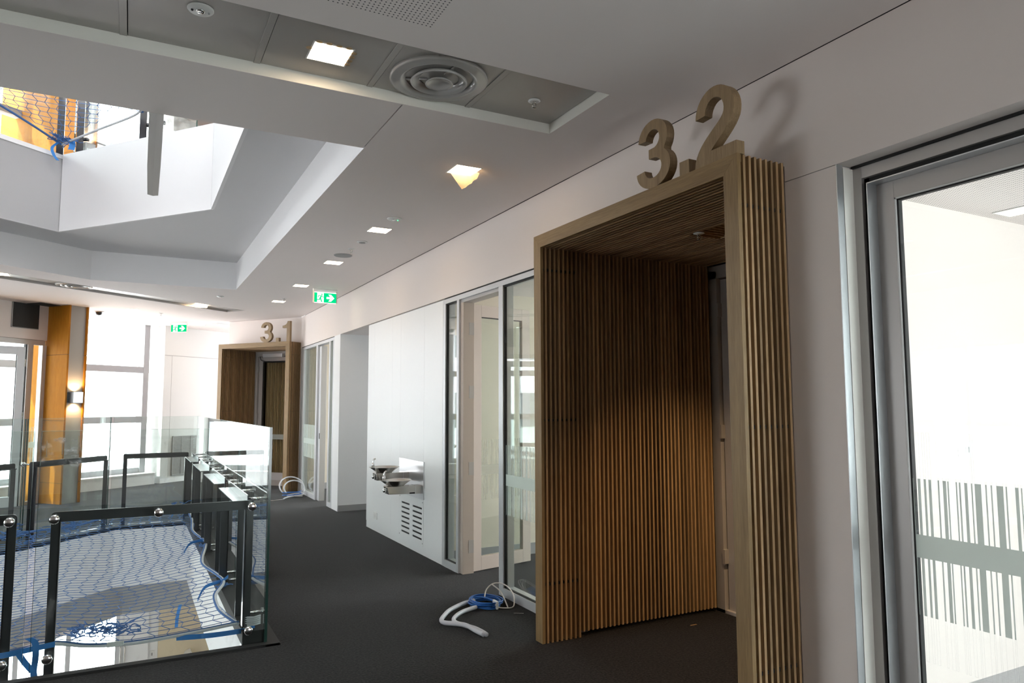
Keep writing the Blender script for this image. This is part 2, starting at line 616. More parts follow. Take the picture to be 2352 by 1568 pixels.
# level below: pale floor, back wall with cupboards, stepped bulkhead
struct(MB().box(-9, 9, -3, 19, -4.4, -4.3).build('floor.004', CONC))
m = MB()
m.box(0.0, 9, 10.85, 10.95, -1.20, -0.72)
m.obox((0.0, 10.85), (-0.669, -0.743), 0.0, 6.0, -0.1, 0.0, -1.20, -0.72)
struct(m.build('trim_4', plain('lower_bulkhead_shade', (0.46, 0.455, 0.44), 0.8)))  # shade under the slab put into the colour; other fascias stay white
m = MB().prism([(0.0, 10.86), (9, 10.86), (9, 19), (-9, 19), (-9, 6), (-4.3, 6)], -1.20, -1.15)
struct(m.build('ceiling.001', CEIL))

# ------------------------------------------------------------------ main ceiling
ceil_polys = [
    [(-9, -3), (2.6365, -3), (2.6365, 2.887), (-9, 2.887)],
    [(2.100, 2.887), (2.6365, 2.887), (2.6365, 3.486), (2.100, 3.486)],
    [(1.206, 3.486), (2.6365, 3.486), (2.6365, 12.224), (1.206, 12.224)],
    [(-9, 3.486), (1.199, 3.486), (1.199, 4.215), (-9, 4.215)],
]
m = MB()
for p in ceil_polys:
    m.prism(p, ZC, ZC + 0.02)
# far part, left of the corridor, with the slanted service slot left open
SL0, SLe = (-0.535, 10.905), (0.797, 0.604)     # near edge of the far slot
SLn = (-0.604, 0.797)


def sl(a, b):
    return (SL0[0] + SLe[0] * a + SLn[0] * b, SL0[1] + SLe[1] * a + SLn[1] * b)


A0, A1, BW = -9.0, 2.72, 0.42
m.prism([(1.206, 10.32), (1.206, 12.224), sl(-1.35, 0), sl(-3.6, 0), (-2.9, 8.36), (-0.511, 10.32)], ZC, ZC + 0.02)
m.prism([(1.206, 12.224), (2.6365, 12.224), (2.6365, 13.05), (1.3, 14.8), sl(A1, BW), sl(A1, 0.0)], ZC, ZC + 0.02)
m.prism([sl(A1, BW), (1.3, 14.8), (2.6, 16.4), (2.6, 17.7), (0.238, 15.92), (-9, 8.99), sl(-8.0, BW)], ZC, ZC + 0.02)
m.prism([(-9, 4.215), (-2.9, 4.215), (-2.9, 8.36), sl(-3.6, 0), sl(-3.6, BW), sl(-8, BW), (-9, 8)], ZC, ZC + 0.02)
struct(m.build('ceiling.002', CEIL))
# perforated acoustic board set in the near ceiling
struct(MB().box(-2.0, 1.056, -3.0, 2.706, ZC - 0.0012, ZC).build('ceiling.003', PERF))
# fascia that steps up round the void
FOP = [(-2.9, 8.36), (-0.511, 10.32), (1.206, 10.32), (1.206, 4.215)]
m = MB()
for i in range(3):
    a, b = Vector(FOP[i]), Vector(FOP[i + 1])
    e = b - a
    L = e.length
    e /= L
    m.obox(a, e, -0.0, L + 0.0, -0.0005, 0.02, ZC + 0.0007, Z1)
m.box(-2.9, 1.206, 4.195, 4.2155, ZC + 0.0007, Z1)
struct(m.build('trim_5', FASCIA))
# dark blocking above the shadow gaps
struct(MB().box(1.18, 1.23, 3.50, 4.19, ZC + 0.02, ZC + 0.03).box(2.60, 2.66, -3, 13.1, ZC + 0.02, ZC + 0.03).build('ceiling.004', DARK))

# service slot in the near ceiling: lips and metal tiles
m = MB()
m.box(-9, 2.112, 3.4855, 3.498, ZC + 0.0007, ZC + 0.075)
m.box(-9, 2.112, 2.875, 2.8875, ZC + 0.0007, ZC + 0.075)
m.box(2.0995, 2.112, 2.8875, 3.4855, ZC + 0.0007, ZC + 0.075)
struct(m.build('trim_6', TRIMW))
slot = struct(MB().box(-9, 2.11, 2.87, 3.50, ZC + 0.075, ZC + 0.085).build('ceiling.005', DARK))
edges = [-0.077 - 0.5555 * k for k in range(6, 0, -1)] + [-0.077, 0.484, 1.037, 1.588, 2.098]
for i in range(len(edges) - 1):
    x0, x1 = edges[i] + 0.0016, edges[i + 1] - 0.0016
    m = MB().box(x0, x1, 2.889, 3.484, ZC + 0.058, ZC + 0.068)
    if i < len(edges) - 2:
        m.box(x1 - 0.030, x1, 2.889, 3.484, ZC + 0.054, ZC + 0.058)
    m.build('ceiling_tile', GREYTILE, slot, bevel=0.0015)
# far slot
m = MB()
m.obox(SL0, SLe, -3.6, A1, BW - 0.0005, BW + 0.012, ZC + 0.0007, ZC + 0.075)
m.obox(SL0, SLe, -3.6, A1, -0.012, 0.0005, ZC + 0.0007, ZC + 0.075)
m.obox(SL0, SLe, A1 - 0.0005, A1 + 0.012, 0.0, BW, ZC + 0.0007, ZC + 0.075)
struct(m.build('trim_7', GREYTILE))
slot2 = struct(MB().obox(SL0, SLe, -3.6, A1 + 0.01, -0.01, BW + 0.01, ZC + 0.075, ZC + 0.085).build('ceiling.006', DARK))
for k in range(10):
    a0 = -3.3 + k * 0.6
    MB().obox(SL0, SLe, a0 + 0.004, a0 + 0.596, 0.004, BW - 0.004, ZC + 0.030, ZC + 0.040).build('ceiling_tile', GREYTILE, slot2)

# ------------------------------------------------------------------ right-hand wall
m = MB()
m.box(WX, WX + 0.10, -3.0, 2.272, ZB, ZC - 0.003)
m.box(WX, WX + 0.10, 2.272, 4.112, 2.60, ZC - 0.003)
m.box(WX, WX + 0.10, 4.112, 13.02, ZB, ZC - 0.004)
wr = struct(m.build('wall_right', WALL))
# wall panel between the near door and the big timber portal, with a thin joint over it
MB().box(WX, WX + 0.10, 2.0, 2.272, 0.0, ZB - 0.004).box(WX + 0.03, WX + 0.095, 2.26, 2.384, 0.0, 2.60).build('panel', WALL, wr)
MB().box(WX + 0.006, WX + 0.10, 2.0, 2.272, ZB - 0.004, ZB).build('joint', GREYSK, wr)
# white laminate panels by the drinking fountains
pn = [(6.40, 6.897), (6.897, 7.626), (7.626, 7.914), (7.914, 8.603), (8.603, 8.868)]
for i, (a, b) in enumerate(pn):
    m = MB().box(WX, WX + 0.05, a + 0.0008, b - 0.0008, 0.082, 2.512)
    m.build('panel', PANEL, wr)
MB().box(WX + 0.004, WX + 0.05, 6.39, 8.868, 0.0, 0.081).build('plinth', PANEL, wr)
MB().box(WX + 0.02, WX + 0.06, 6.40, 8.86, 0.0, 2.525).build('backing', GREYSK, wr)
# alcove beyond the panels
m = MB()
m.box(WX + 0.12, 3.9, 10.28, 10.40, 0.0, ZB)
m.box(3.9, 4.0, 8.8, 10.4, 0.0, ZB)
m.box(WX + 0.05, 3.9, 8.78, 8.868, 0.0, ZB)
m.box(WX, WX + 0.12, 10.28, 10.62, 0.0, ZB)
struct(m.build('wall_alcove', PANEL))
struct(MB().box(WX + 0.1005, 4.0, 8.8, 10.4, ZB, ZB + 0.05).build('ceiling.007', CEIL))
struct(MB().box(WX + 0.01, 3.9, 10.268, 10.28, 0.0, 0.085).build('baseboard_alcove', GREYSK))
MB().box(3.10, 3.106, 10.276, 10.281, 0.085, ZB - 0.01).build('panel_joint', GREYSK, bpy.data.objects['wall_alcove'])

struct(MB().box(2.735, 2.76, -3.0, 13.2, 2.665, 3.446).build('wall_plenum', DARK))
# rooms behind the wall
struct(MB().box(WX + 0.1, 6.0, 2.384, 2.42, 0, 2.62).build('wall_near_room', WALL))
struct(MB().box(5.95, 6.0, -0.4, 2.384, 0, 2.62).build('wall_near_room_block', WALL))  # unseen wall added to block part of the room's window daylight
struct(MB().box(2.74, 6.0, 4.13, 4.16, 0, 2.7).build('wall_meeting_room.001', CREAM))
struct(MB().box(2.74, 6.0, -3.0, 2.40, 2.61, 2.64).build('ceiling.008', PERF))
m = MB()
m.box(WX + 0.07, 6.0, 6.46, 6.50, 0, 2.7)
m.box(WX + 0.1, 6.0, 13.2, 13.3, 0, 2.7)
m.box(WX + 0.12, 6.0, 10.40, 10.46, 0, 2.7)
struct(m.build('wall_meeting_room', CREAM))
struct(MB().box(2.74, 6.0, 2.40, 13.3, 2.62, 2.66).build('ceiling.009', CEIL))
struct(MB().box(WX + 0.08, 6.0, 6.445, 6.46, 0, 0.11).box(WX + 0.15, 6.0, 13.185, 13.2, 0, 0.11).build('baseboard_meeting_room', GREYSK))


def window_bars(name, p, e, L, zs, step, z0, z1, mat=ALU, glass=True, first=0.0, depth=0.09, w=0.06):
    """a run of glazing: mullions every step, transoms at the heights zs"""
    root = None
    xs = []
    a = first
    while a <= L + 1e-6:
        xs.append(a)
        a += step
    m = MB()
    m.obox(p, e, 0, L, -depth / 2, depth / 2, z0, z0 + w)
    root = struct(m.build(name, mat))
    for a in xs:
        MB().obox(p, e, a - w / 2, a + w / 2, -depth / 2 - 0.02, depth / 2, z0, z1).build('mullion', mat, root)
    for z in zs:
        MB().obox(p, e, 0, L, -depth / 2 - 0.015, depth / 2, z - w / 2, z + w / 2).build('transom', mat, root)
    if glass:
        for i in range(len(xs) - 1):
            MB().obox(p, e, xs[i], xs[i + 1], -0.006, 0.006, z0 + w, z1).build('pane', GLASSW, root)
    return root


window_bars('window_1', (6.0, -3.0), (0, 1), 16.2, [2.2], 1.8, 0.0, 2.6)
window_bars('window_2', (-4.2, 10.3), (0, -1), 6.3, [1.24], 1.575, 0.0, 2.25)
struct(MB().box(-4.3, -4.2, -3, 4.0, 0, ZC).box(-4.3, -4.2, 4.0, 10.4, 2.25, ZC).build('wall_left.002', WALL))
window_bars('window_3', (-7.0, 12.5), (0, -1), 6.0, [6.4], 1.5, ZU, 7.4)
struct(MB().box(-7.1, -7.0, -3, 6.5, ZU, 7.4).build('wall_upper_block', WALL))  # covers part of the unseen window run, added to cut upper daylight
window_bars('window_4', (-5.0, 12.37), (1, 0), 4.96, [], 0.62, -4.3, -1.2, FRAMEW)
day_portal('daylight_lower_left', (-5.12, 3.4, -3.2), (1, 0, 0), 4.8, 2.0)
window_bars('window_13', (-5.05, 5.8), (0, -1), 4.8, [], 1.6, -4.2, -2.2)  # unseen window added to brighten the level below
struct(MB().box(-5.1, -5.0, -3, 12.4, -2.2, -0.72).box(-5.1, -5.0, 5.8, 12.4, -4.4, -2.2).box(-5.1, -5.0, -3, 1.0, -4.4, -2.2).box(-5.1, -5.0, 1.0, 9.0, -4.4, -4.2).build('wall_lower.002', WALL))

# back wall behind the camera and right wall of the upper level
struct(MB().box(-9, 1.7, -3.1, -3.0, -4.4, 7.5).box(1.7, 2.55, -3.1, -3.0, 2.5, 7.5).box(1.7, 2.55, -3.1, -3.0, -4.4, 0.1).box(2.55, 2.7, -3.1, -3.0, -4.4, 7.5).box(2.7, 9, -3.1, -3.0, 2.6, 7.5).box(2.7, 9, -3.1, -3.0, -4.4, 0.1).build('wall_back', WALL))
window_bars('window_12', (1.7, -3.05), (1, 0), 0.85, [], 0.425, 0.1, 2.5)
window_bars('window_10', (2.7, -3.05), (1, 0), 3.3, [], 1.1, 0.1, 2.6)
struct(MB().box(WX, WX + 0.1, -3, 19, ZU - 0.05, 7.45).build('wall_upper', WALL))
struct(MB().box(2.7, 2.8, -3, 19, -4.4, -0.72).build('wall_lower', WALL))

# ------------------------------------------------------------------ far end: window, reveal, pale wall
WE = (0.8, 0.6)
WP = (0.238 - 0.8 * 9.0, 15.82 - 0.6 * 9.0)
m = MB()
m.obox(WP, WE, 0, 9.05, -0.30, -0.02, 0.0, 0.20)
m.obox(WP, WE, 0, 9.05, -0.32, 0.0, 0.20, 0.222)
far_sill = struct(m.build('trim_8', FASCIA))
for lev, z0, z1, zs in ((0, 0.2, ZC, [2.195, 1.24]), (1, ZU, 7.4, [6.4, 5.5])):
    window_bars('window_%d' % (5 + lev), WP, WE, 9.0, zs, 1.5, z0, z1, mat=MULL, first=-0.07, depth=0.14, w=0.12)
    MB().obox(WP, WE, 8.885, 8.985, -0.06, 0.08, z0, z1).build('mullion', MULL, bpy.data.objects['window_%d' % (5 + lev)])
rev = [(0.24, 15.82), (0.262, 15.99), (0.545, 15.64)]
m = MB()
PE = (0.79, 0.613)
m.obox((0.545, 15.64), PE, 0.0, 3.4, 0.0, 0.12, 0, 7.4)
m.obox((0.215, 16.06), (0.618, -0.786), 0.0, 0.535, 0.0, 0.1, 0, 7.4)
struct(m.build('wall_far', plain('far_wall_paint', (0.64, 0.645, 0.635), 0.7)))
m = MB()
m.obox((0.545, 15.64), PE, 0.01, 3.0, -0.004, 0.0, 2.490, 2.502)
m.obox((0.545, 15.64), PE, 0.18, 0.184, -0.002, 0.0, 0.1, 2.49)
m.build('panel_joint', GREYSK, bpy.data.objects['wall_far'])
struct(MB().obox((0.545, 15.64), PE, 0.0, 3.0, -0.012, 0.0, 0, 0.09).build('baseboard_far', FASCIA))
vent = thing('wall_grille', 'grey return air grille low on the pale far wall behind the glass balustrade', 'grille', (0.745, 15.80, 0.13))
m = MB().obox((0.545, 15.64), PE, 0.25, 0.90, -0.02, -0.013, 0.13, 0.90)
m.build('backing', plain('grille_grey', (0.20, 0.19, 0.18), 0.6), vent)
m = MB()
for a, b in ((0.25, 0.265), (0.885, 0.90), (0.46, 0.468), (0.68, 0.688)):
    m.obox((0.545, 15.64), PE, a, b, -0.032, -0.02, 0.13, 0.90)
m.obox((0.545, 15.64), PE, 0.25, 0.90, -0.032, -0.02, 0.13, 0.145)
m.obox((0.545, 15.64), PE, 0.25, 0.90, -0.032, -0.02, 0.885, 0.90)
m.build('frame', GREYSK, vent)
m = MB()
for k in range(30):
    z = 0.15 + k * 0.0245
    m.obox((0.545, 15.64), PE, 0.265, 0.885, -0.028, -0.02, z, z + 0.010)
bl = m.build('blades', GREYSK, vent)
bl['kind'] = 'stuff'

# diagonal wall that carries the far timber portal
UX, UY = (0.616, -0.788), (0.788, 0.616)
D0 = (1.382 + UY[0] * 0.295, 14.126 + UY[1] * 0.295)    # wall face at the portal's left end
m = MB()
m.obox(D0, UX, -0.03, 0.0, 0.0, 0.12, 0, ZC - 0.006)
m.obox(D0, UX, 0.0, 1.66, 0.0, 0.12, 2.60, ZC - 0.006)
m.obox(D0, UX, 1.66, 1.70, 0.0, 0.12, 0, ZC - 0.006)
struct(m.build('wall_diagonal', WALL))
m = MB()
m.obox(D0, UX, -0.05, -0.03, 0.0, 2.2, 0, ZC)
m.obox(D0, UX, -0.05, 2.0, 2.2, 2.3, 0, ZC)
struct(m.build('wall_lobby', WALL))

# ------------------------------------------------------------------ timber portals
POFF = 0.0345


def portal(label, W, D, loc, rotz, door, hole=None, right_in=None):
    t = thing('timber_portal', label, 'portal', loc, rotz)
    H, SW, PR = 2.62, 0.087, 0.295
    IN = 2.535
    f = lambda a, b, c: (a, c, b)
    MB().prism([(0, 0), (SW, 0), (SW, IN), (0, H)], 0.0, 0.022, f).build('stile', OAK, t, True, 0.001)
    MB().prism([(W - SW, 0), (W, 0), (W, H), (W - SW, IN)], 0.0, 0.022, f).build('stile', OAK, t, True, 0.001)
    MB().prism([(0, H), (SW, IN), (W - SW, IN), (W, H)], 0.0, 0.022, f).build('head', OAKH, t, True, 0.001)
    # dark boards between the inner and outer slats
    m = MB()
    m.box(0.030, 0.045, 0.022, D, 0.03, IN + 0.045)
    m.box(W - 0.050, W - 0.036, 0.022, PR - 0.002, 0.0, IN + 0.045)
    m.box(0.03, W - 0.036, 0.022, PR - 0.002, IN + 0.045, IN + 0.055)
    m.box(0.03, (right_in or W - 0.055) + 0.012, PR - 0.002, D, IN + 0.045, IN + 0.055)
    m.box(0.03, W - 0.036, 0.022, PR - 0.002, H - 0.03, H - 0.02)
    ri = right_in if right_in is not None else W - 0.055
    m.box(ri, ri + 0.012, PR, D, 0.03, IN + 0.045)
    m.build('backing', BACKING, t, True)
    # slats that reach the floor and those of the deeper lining
    s_in = MB().box(0, 0.040, 0, 0.0135, 0.0, IN).build('slat', OAKS, t, True)
    s_in.location = (SW - 0.040, 0.0345, 0)
    n = int((D - 0.03) / POFF)
    s_deep = MB().box(0, 0.040, 0, 0.0135, 0.032, IN).build('slat', OAKS, t, True)
    s_deep.location = (SW - 0.044, 0.0345 + 8 * POFF, 0)
    for k in range(1, n):
        y = 0.0345 + k * POFF
        if k < 8:
            place(s_in, t, (SW - 0.040, y, 0))
            place(s_in, t, (W - SW, y, 0))
        else:
            if k > 8:
                place(s_deep, t, (SW - 0.044, y, 0))
            place(s_deep, t, (ri - 0.040, y, 0))
    place(s_in, t, (W - SW, 0.0345, 0))
    s_out = MB().box(0, 0.034, 0, 0.0135, 0.0, H - 0.004).build('slat', OAKS, t, True)
    s_out.location = (W - 0.034, 0.037, 0)
    for k in range(8):
        if k:
            place(s_out, t, (W - 0.034, 0.037 + k * POFF, 0))
        place(s_out, t, (0.0, 0.037 + k * POFF, 0))
    # slatted soffit
    x1 = min(W - SW, ri)
    s_c = MB().box(SW - 0.04, W - SW + 0.03, 0, 0.0135, IN, IN + 0.036).build('slat', OAKSX, t, True)
    s_c.location = (0, 0.026, 0)
    s_cd = MB().box(SW - 0.04, ri, 0, 0.0135, IN, IN + 0.036).build('slat', OAKSX, t, True)
    s_cd.location = (0, 0.026 + 8 * POFF, 0)
    s_h = None
    for k in range(1, n):
        y = 0.026 + k * POFF
        if hole and y > PR and s_h is None:
            s_h = 1
        if hole and hole[2] - 0.0135 < y < hole[3]:
            if s_h == 1:
                s_h = MB().box(SW - 0.04, hole[0], 0, 0.0135, IN, IN + 0.036).build('slat', OAKSX, t, True)
                s_h.location = (0, y, 0)
                s_h2 = MB().box(hole[1], ri, 0, 0.0135, IN, IN + 0.036).build('slat', OAKSX, t, True)
                s_h2.location = (0, y, 0)
            else:
                place(s_h, t, (0, y, 0))
                place(s_h2, t, (0, y, 0))
        elif k != 8:
            place(s_c if y < PR - 0.01 else s_cd, t, (0, y, 0))
    if hole:
        m = MB()
        m.box(hole[0], hole[0] + 0.006, hole[2], hole[3], IN + 0.002, IN + 0.045)
        m.box(hole[1] - 0.006, hole[1], hole[2], hole[3], IN + 0.002, IN + 0.045)
        m.box(hole[0], hole[1], hole[3] - 0.006, hole[3], IN + 0.002, IN + 0.045)
        m.box(hole[0], hole[1], hole[2], hole[2] + 0.006, IN + 0.002, IN + 0.045)
        for k in range(8):
            x = hole[0] + 0.02 + k * 0.045
            if x < hole[1] - 0.02:
                m.box(x, x + 0.014, hole[2] + 0.006, hole[3] - 0.006, IN + 0.012, IN + 0.045)
        rc = m.build('light_recess', OAKSX, t, True)
    # rods that tie the slats
    for i, z in enumerate((0.36, 1.40, 2.39)):
        m = MB()
        m.box(0.046, 0.052, 0.022, PR, z - 0.009, z + 0.009)
        m.box(0.052, SW - 0.012, 0.022, PR, z - 0.008, z + 0.008)
        m.box(W - SW + 0.012, W - 0.012, 0.022, PR, z - 0.008, z + 0.008)
        m.build('tie_rod', RUBBER, t, True)
    # glazed door at the back
    XR = ri + 0.010
    dr = struct(MB().box(0.05, 0.13, D, D + 0.10, 0, 2.50).box(0.05, XR, D, D + 0.10, 2.44, 2.535).box(0.05, XR, D, D + 0.10, 0.0, 0.022).build(door, FRAMEP, None))
    dr.location, dr.rotation_euler = loc, (0, 0, rotz)
    st = MB().box(0.14, 0.225, D + 0.03, D + 0.075, 0.012, 2.43).box(XR - 0.20, XR - 0.10, D + 0.03, D + 0.075, 0.012, 2.43)
    st.box(0.225, XR - 0.20, D + 0.03, D + 0.075, 2.34, 2.43).box(0.225, XR - 0.20, D + 0.03, D + 0.075, 0.012, 0.10)
    st.build('door_frame', FRAMEP, dr, True, 0.002)
    MB().box(0.225, XR - 0.20, D + 0.048, D + 0.056, 0.10, 2.34).build('pane', GLASS, dr, True)
    MB().box(0.225, 0.233, D + 0.044, D + 0.060, 0.10, 2.34).box(0.225, XR - 0.20, D + 0.044, D + 0.060, 2.332, 2.34).build('gasket', RUBBER, dr, True)
    MB().box(0.234, XR - 0.21, D + 0.046, D + 0.0475, 0.86, 0.955).build('frosted_band', FILM, dr, True)
    sd = MB().box(0, 0.020, D + 0.13, D + 0.165, 0.10, 2.33).build('slat', OAKS, dr, True)  # slats added behind the pane; on the near door they imitate a reflection
    sd.location = (0.24, 0, 0)
    x = 0.24 + POFF
    while x < XR - 0.22:
        place(sd, dr, (x, 0, 0))
        x += POFF
    MB().box(0.20, XR - 0.18, D + 0.166, D + 0.172, 0.05, 2.40).build('backing', BACKING, dr, True)
    for z in (0.35, 1.25, 2.15):
        MB().box(0.125, 0.150, D - 0.008, D + 0.03, z, z + 0.10).build('hinge', FRAMEP, dr, True)
    # closed dark lobby behind the glass
    xr = ri + 0.015
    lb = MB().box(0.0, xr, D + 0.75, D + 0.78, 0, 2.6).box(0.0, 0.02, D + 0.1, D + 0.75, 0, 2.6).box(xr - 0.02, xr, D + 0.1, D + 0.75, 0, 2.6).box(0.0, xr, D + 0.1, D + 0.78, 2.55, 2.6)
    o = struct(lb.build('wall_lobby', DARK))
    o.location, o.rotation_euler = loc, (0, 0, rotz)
    return t, dr


P32, D32 = portal('large oak slatted portal around a doorway, marked 3.2, nearest on the wall', 1.832, 1.50, (2.345, 4.108, 0), -math.pi / 2, 'door_2',
                  hole=(0.80, 1.30, 0.64, 0.90), right_in=1.658)
P31, D31 = portal('smaller oak slatted portal marked 3.1 on the far diagonal wall', 1.66, 0.86, (1.382, 14.126, 0), math.atan2(-0.788, 0.616), 'door_3')
# closer and cable over the far door
MB().box(0.30, 0.78, 0.80, 0.86, 2.42, 2.49).build('door_closer', FRAMEW, D31, True, 0.004)
MB().tube([(0.20, 0.84, 2.44), (0.24, 0.83, 2.37), (0.34, 0.83, 2.34), (0.5, 0.84, 2.33), (0.9, 0.84, 2.33), (1.4, 0.85, 2.34)], [0.006, 0.006, 0.008, 0.016, 0.016, 0.016], 8).build('closer_cable', RUBBER, D31, True)
MB().box(0.225, 1.41, 0.885, 0.905, 0.10, 0.24).build('kick_plate', FRAMEW, D31, True)

# ------------------------------------------------------------------ numerals


def arc(cx, cy, rx, ry, a0, a1, n=14):
    return [(cx + rx * math.cos(math.radians(a0 + (a1 - a0) * i / n)), cy + ry * math.sin(math.radians(a0 + (a1 - a0) * i / n))) for i in range(n + 1)]


def bez(p0, p1, p2, p3, n=10):
    o = []
    for i in range(n + 1):
        t = i / n
        u = 1 - t
        o.append(tuple(u ** 3 * a + 3 * u * u * t * b + 3 * u * t * t * c + t ** 3 * d for a, b, c, d in zip(p0, p1, p2, p3)))
    return o


GLYPH = {
    '3': arc(0.365, 0.715, 0.325, 0.285, 176, -38, 18) + arc(0.365, 0.285, 0.375, 0.290, 48, -178, 24)
    + arc(0.365, 0.290, 0.185, 0.145, -180, 80, 18) + [(0.275, 0.437), (0.275, 0.578)] + arc(0.365, 0.715, 0.150, 0.138, -75, 176, 16),
    '2': arc(0.375, 0.655, 0.345, 0.345, 180, -22, 18) + bez((0.694, 0.53), (0.63, 0.40), (0.46, 0.30), (0.30, 0.165), 8)
    + [(0.745, 0.165), (0.745, 0.0), (0.0, 0.0)] + bez((0.0, 0.0), (0.01, 0.22), (0.20, 0.34), (0.36, 0.45), 8)[1:]
    + bez((0.36, 0.45), (0.50, 0.54), (0.545, 0.58), (0.545, 0.665), 5)[1:] + arc(0.375, 0.665, 0.170, 0.185, 0, 180, 12),
    '1': [(0.0, 0.66), (0.0, 0.775)] + bez((0.0, 0.775), (0.18, 0.78), (0.28, 0.84), (0.31, 0.99), 6)[1:] + [(0.46, 0.99), (0.46, 0.0), (0.265, 0.0), (0.265, 0.66)],
    '.': [(0.0, 0.0), (0.19, 0.0), (0.19, 0.19), (0.0, 0.19)],
}


def numeral_sign(label, chars, loc, rotz):
    t = thing('number_sign', label, 'sign', loc, rotz)
    for ch, x in chars:
        names = {'3': 'numeral_three', '2': 'numeral_two', '1': 'numeral_one', '.': 'point'}
        h = 0.360
        MB().prism([(x + px * h, py * h) for px, py in GLYPH[ch]], 0.002, 0.050, lambda a, b, c: (a, c, b)).build(names[ch], OAKN, t, True, 0.0012)
    return t


numeral_sign('raised oak numerals 3.2 standing on the large near portal', [('3', 1.118), ('.', 1.452), ('2', 1.5625)], (2.345, 4.108, 2.62), -math.pi / 2)
numeral_sign('raised oak numerals 3.1 standing on the far portal', [('3', 0.985), ('.', 1.345), ('1', 1.490)], (1.382, 14.126, 2.62), math.atan2(-0.788, 0.616))
# backs of the front boards reach to the numerals' depth
MB().box(0.01, 1.822, 0.022, 0.055, 2.585, 2.619).build('ledge', OAKH, P32, True)
MB().box(0.01, 1.65, 0.022, 0.055, 2.585, 2.619).build('ledge', OAKH, P31, True)

# ------------------------------------------------------------------ glazing beside the portal (window_8 / door_4)
g = struct(MB().box(WX, WX + 0.10, 4.10, 6.40, 2.470, ZB - 0.014).build('window_8', FRAMEW))
MB().box(WX + 0.012, WX + 0.09, 4.10, 6.40, ZB - 0.014, ZB).build('shadow_gap', RUBBER, g)
for a, b in ((6.340, 6.400), (6.022, 6.072), (5.139, 5.215)):
    MB().box(WX, WX + 0.10, a, b, 0.0, 2.470).build('mullion', FRAMEW, g, bevel=0.002)
MB().box(WX, WX + 0.10, 6.072, 6.340, 0.0, 0.065).build('sill', FRAMEW, g)
MB().box(WX, WX + 0.10, 4.10, 5.139, 0.0, 0.065).build('sill', FRAMEW, g)
m = MB()
for a, b, z0 in ((6.072, 6.340, 0.065), (4.10, 5.139, 0.065)):
    m.box(WX + 0.012, WX + 0.034, b - 0.012, b, z0, 2.47).box(WX + 0.012, WX + 0.034, a, b, 2.458, 2.47).box(WX + 0.012, WX + 0.034, a, b, z0, z0 + 0.006)
m.build('gasket', RUBBER, g)
MB().box(WX + 0.020, WX + 0.030, 6.072, 6.340, 0.065, 2.47).build('pane', GLASS, g)
MB().box(WX + 0.020, WX + 0.030, 4.10, 5.139, 0.065, 2.47).build('pane', GLASS, g)
# door lining and head of the open doorway
MB().box(WX + 0.02, WX + 0.13, 5.965, 6.022, 0.0, 2.440).build('door_jamb', DOORP, g, bevel=0.002)
MB().box(WX + 0.02, WX + 0.13, 5.215, 6.022, 2.440, 2.470).build('door_head', FRAMEP, g)
FILMS = [(1.838, 1.833), (1.815, 1.804), (1.79, 1.781), (1.771, 1.76), (1.734, 1.728), (1.714, 1.701), (1.696, 1.691), (1.664, 1.659), (1.652, 1.646),
         (1.632, 1.621), (1.607, 1.602), (1.594, 1.571), (1.556, 1.551), (1.537, 1.532), (1.517, 1.494), (1.486, 1.481), (1.454, 1.443), (1.435, 1.431)]


def film(parent, f, L, band, zz, mat=FILM, rep=0.42):
    """frosted privacy film: a solid band and bar-code stripes; f maps (along, out, z) to a point"""
    m = MB()

    def q(a0, a1, z0, z1):
        m.add([f(a0, 0, z0), f(a1, 0, z0), f(a1, 0, z1), f(a0, 0, z1), f(a0, 0.0006, z0), f(a1, 0.0006, z0), f(a1, 0.0006, z1), f(a0, 0.0006, z1)],
              [(0, 1, 2, 3), (4, 7, 6, 5), (0, 4, 5, 1), (2, 6, 7, 3)])
    q(0, L, band[0], band[1])
    k = 0
    while k * rep < L:
        for a, b in FILMS:
            s0, s1 = k * rep + 1.842 - a, k * rep + 1.842 - b
            if s1 < L:
                q(s0, s1, zz[0], band[0])
                q(s0, s1, band[1], zz[1])
        k += 1
    o = m.build('frosted_film', mat, parent)
    o['kind'] = 'stuff'
    return o


film(g, lambda a, o, z: (WX + 0.0195 - o, 5.125 - a, z), 1.0, (0.86, 0.95), (0.633, 1.18))
# open door leaf
LE = (0.975, 0.222)
LP = (2.762, 6.03)
lf = struct(MB().obox(LP, LE, 0.0, 0.095, -0.045, 0.0, 0.008, 2.43).obox(LP, LE, 0.60, 0.70, -0.045, 0.0, 0.008, 2.43)
            .obox(LP, LE, 0.095, 0.60, -0.045, 0.0, 0.008, 0.13).obox(LP, LE, 0.095, 0.60, -0.045, 0.0, 2.32, 2.43).build('door_4', DOORP, bevel=0.002))
MB().obox(LP, LE, 0.095, 0.60, -0.027, -0.019, 0.13, 2.32).build('pane', GLASS, lf)
MB().obox(LP, LE, 0.095, 0.60, -0.030, -0.016, 2.313, 2.32).build('gasket', RUBBER, lf)
MB().obox(LP, LE, -0.004, 0.0, -0.045, 0.0, 0.008, 2.43).build('edge_strip', plain('door_edge', (0.20, 0.20, 0.21), 0.4, 0.4), lf)
film(lf, lambda a, o, z: (LP[0] + LE[0] * (0.1 + a) + 0.222 * 0.029, LP[1] + LE[1] * (0.1 + a) - 0.975 * (0.029 + o), z), 0.49, (0.86, 0.95), (0.633, 1.18), film_mat('faint_film', 0.25, (0.75, 0.75, 0.68)))
for z in (0.18, 0.87, 1.56, 2.14):
    MB().box(2.718, 2.768, 5.963, 5.968, z, z + 0.115).tube([(2.760, 5.985, z), (2.760, 5.985, z + 0.115)], 0.007, 8).build('hinge', FRAMEP, lf)

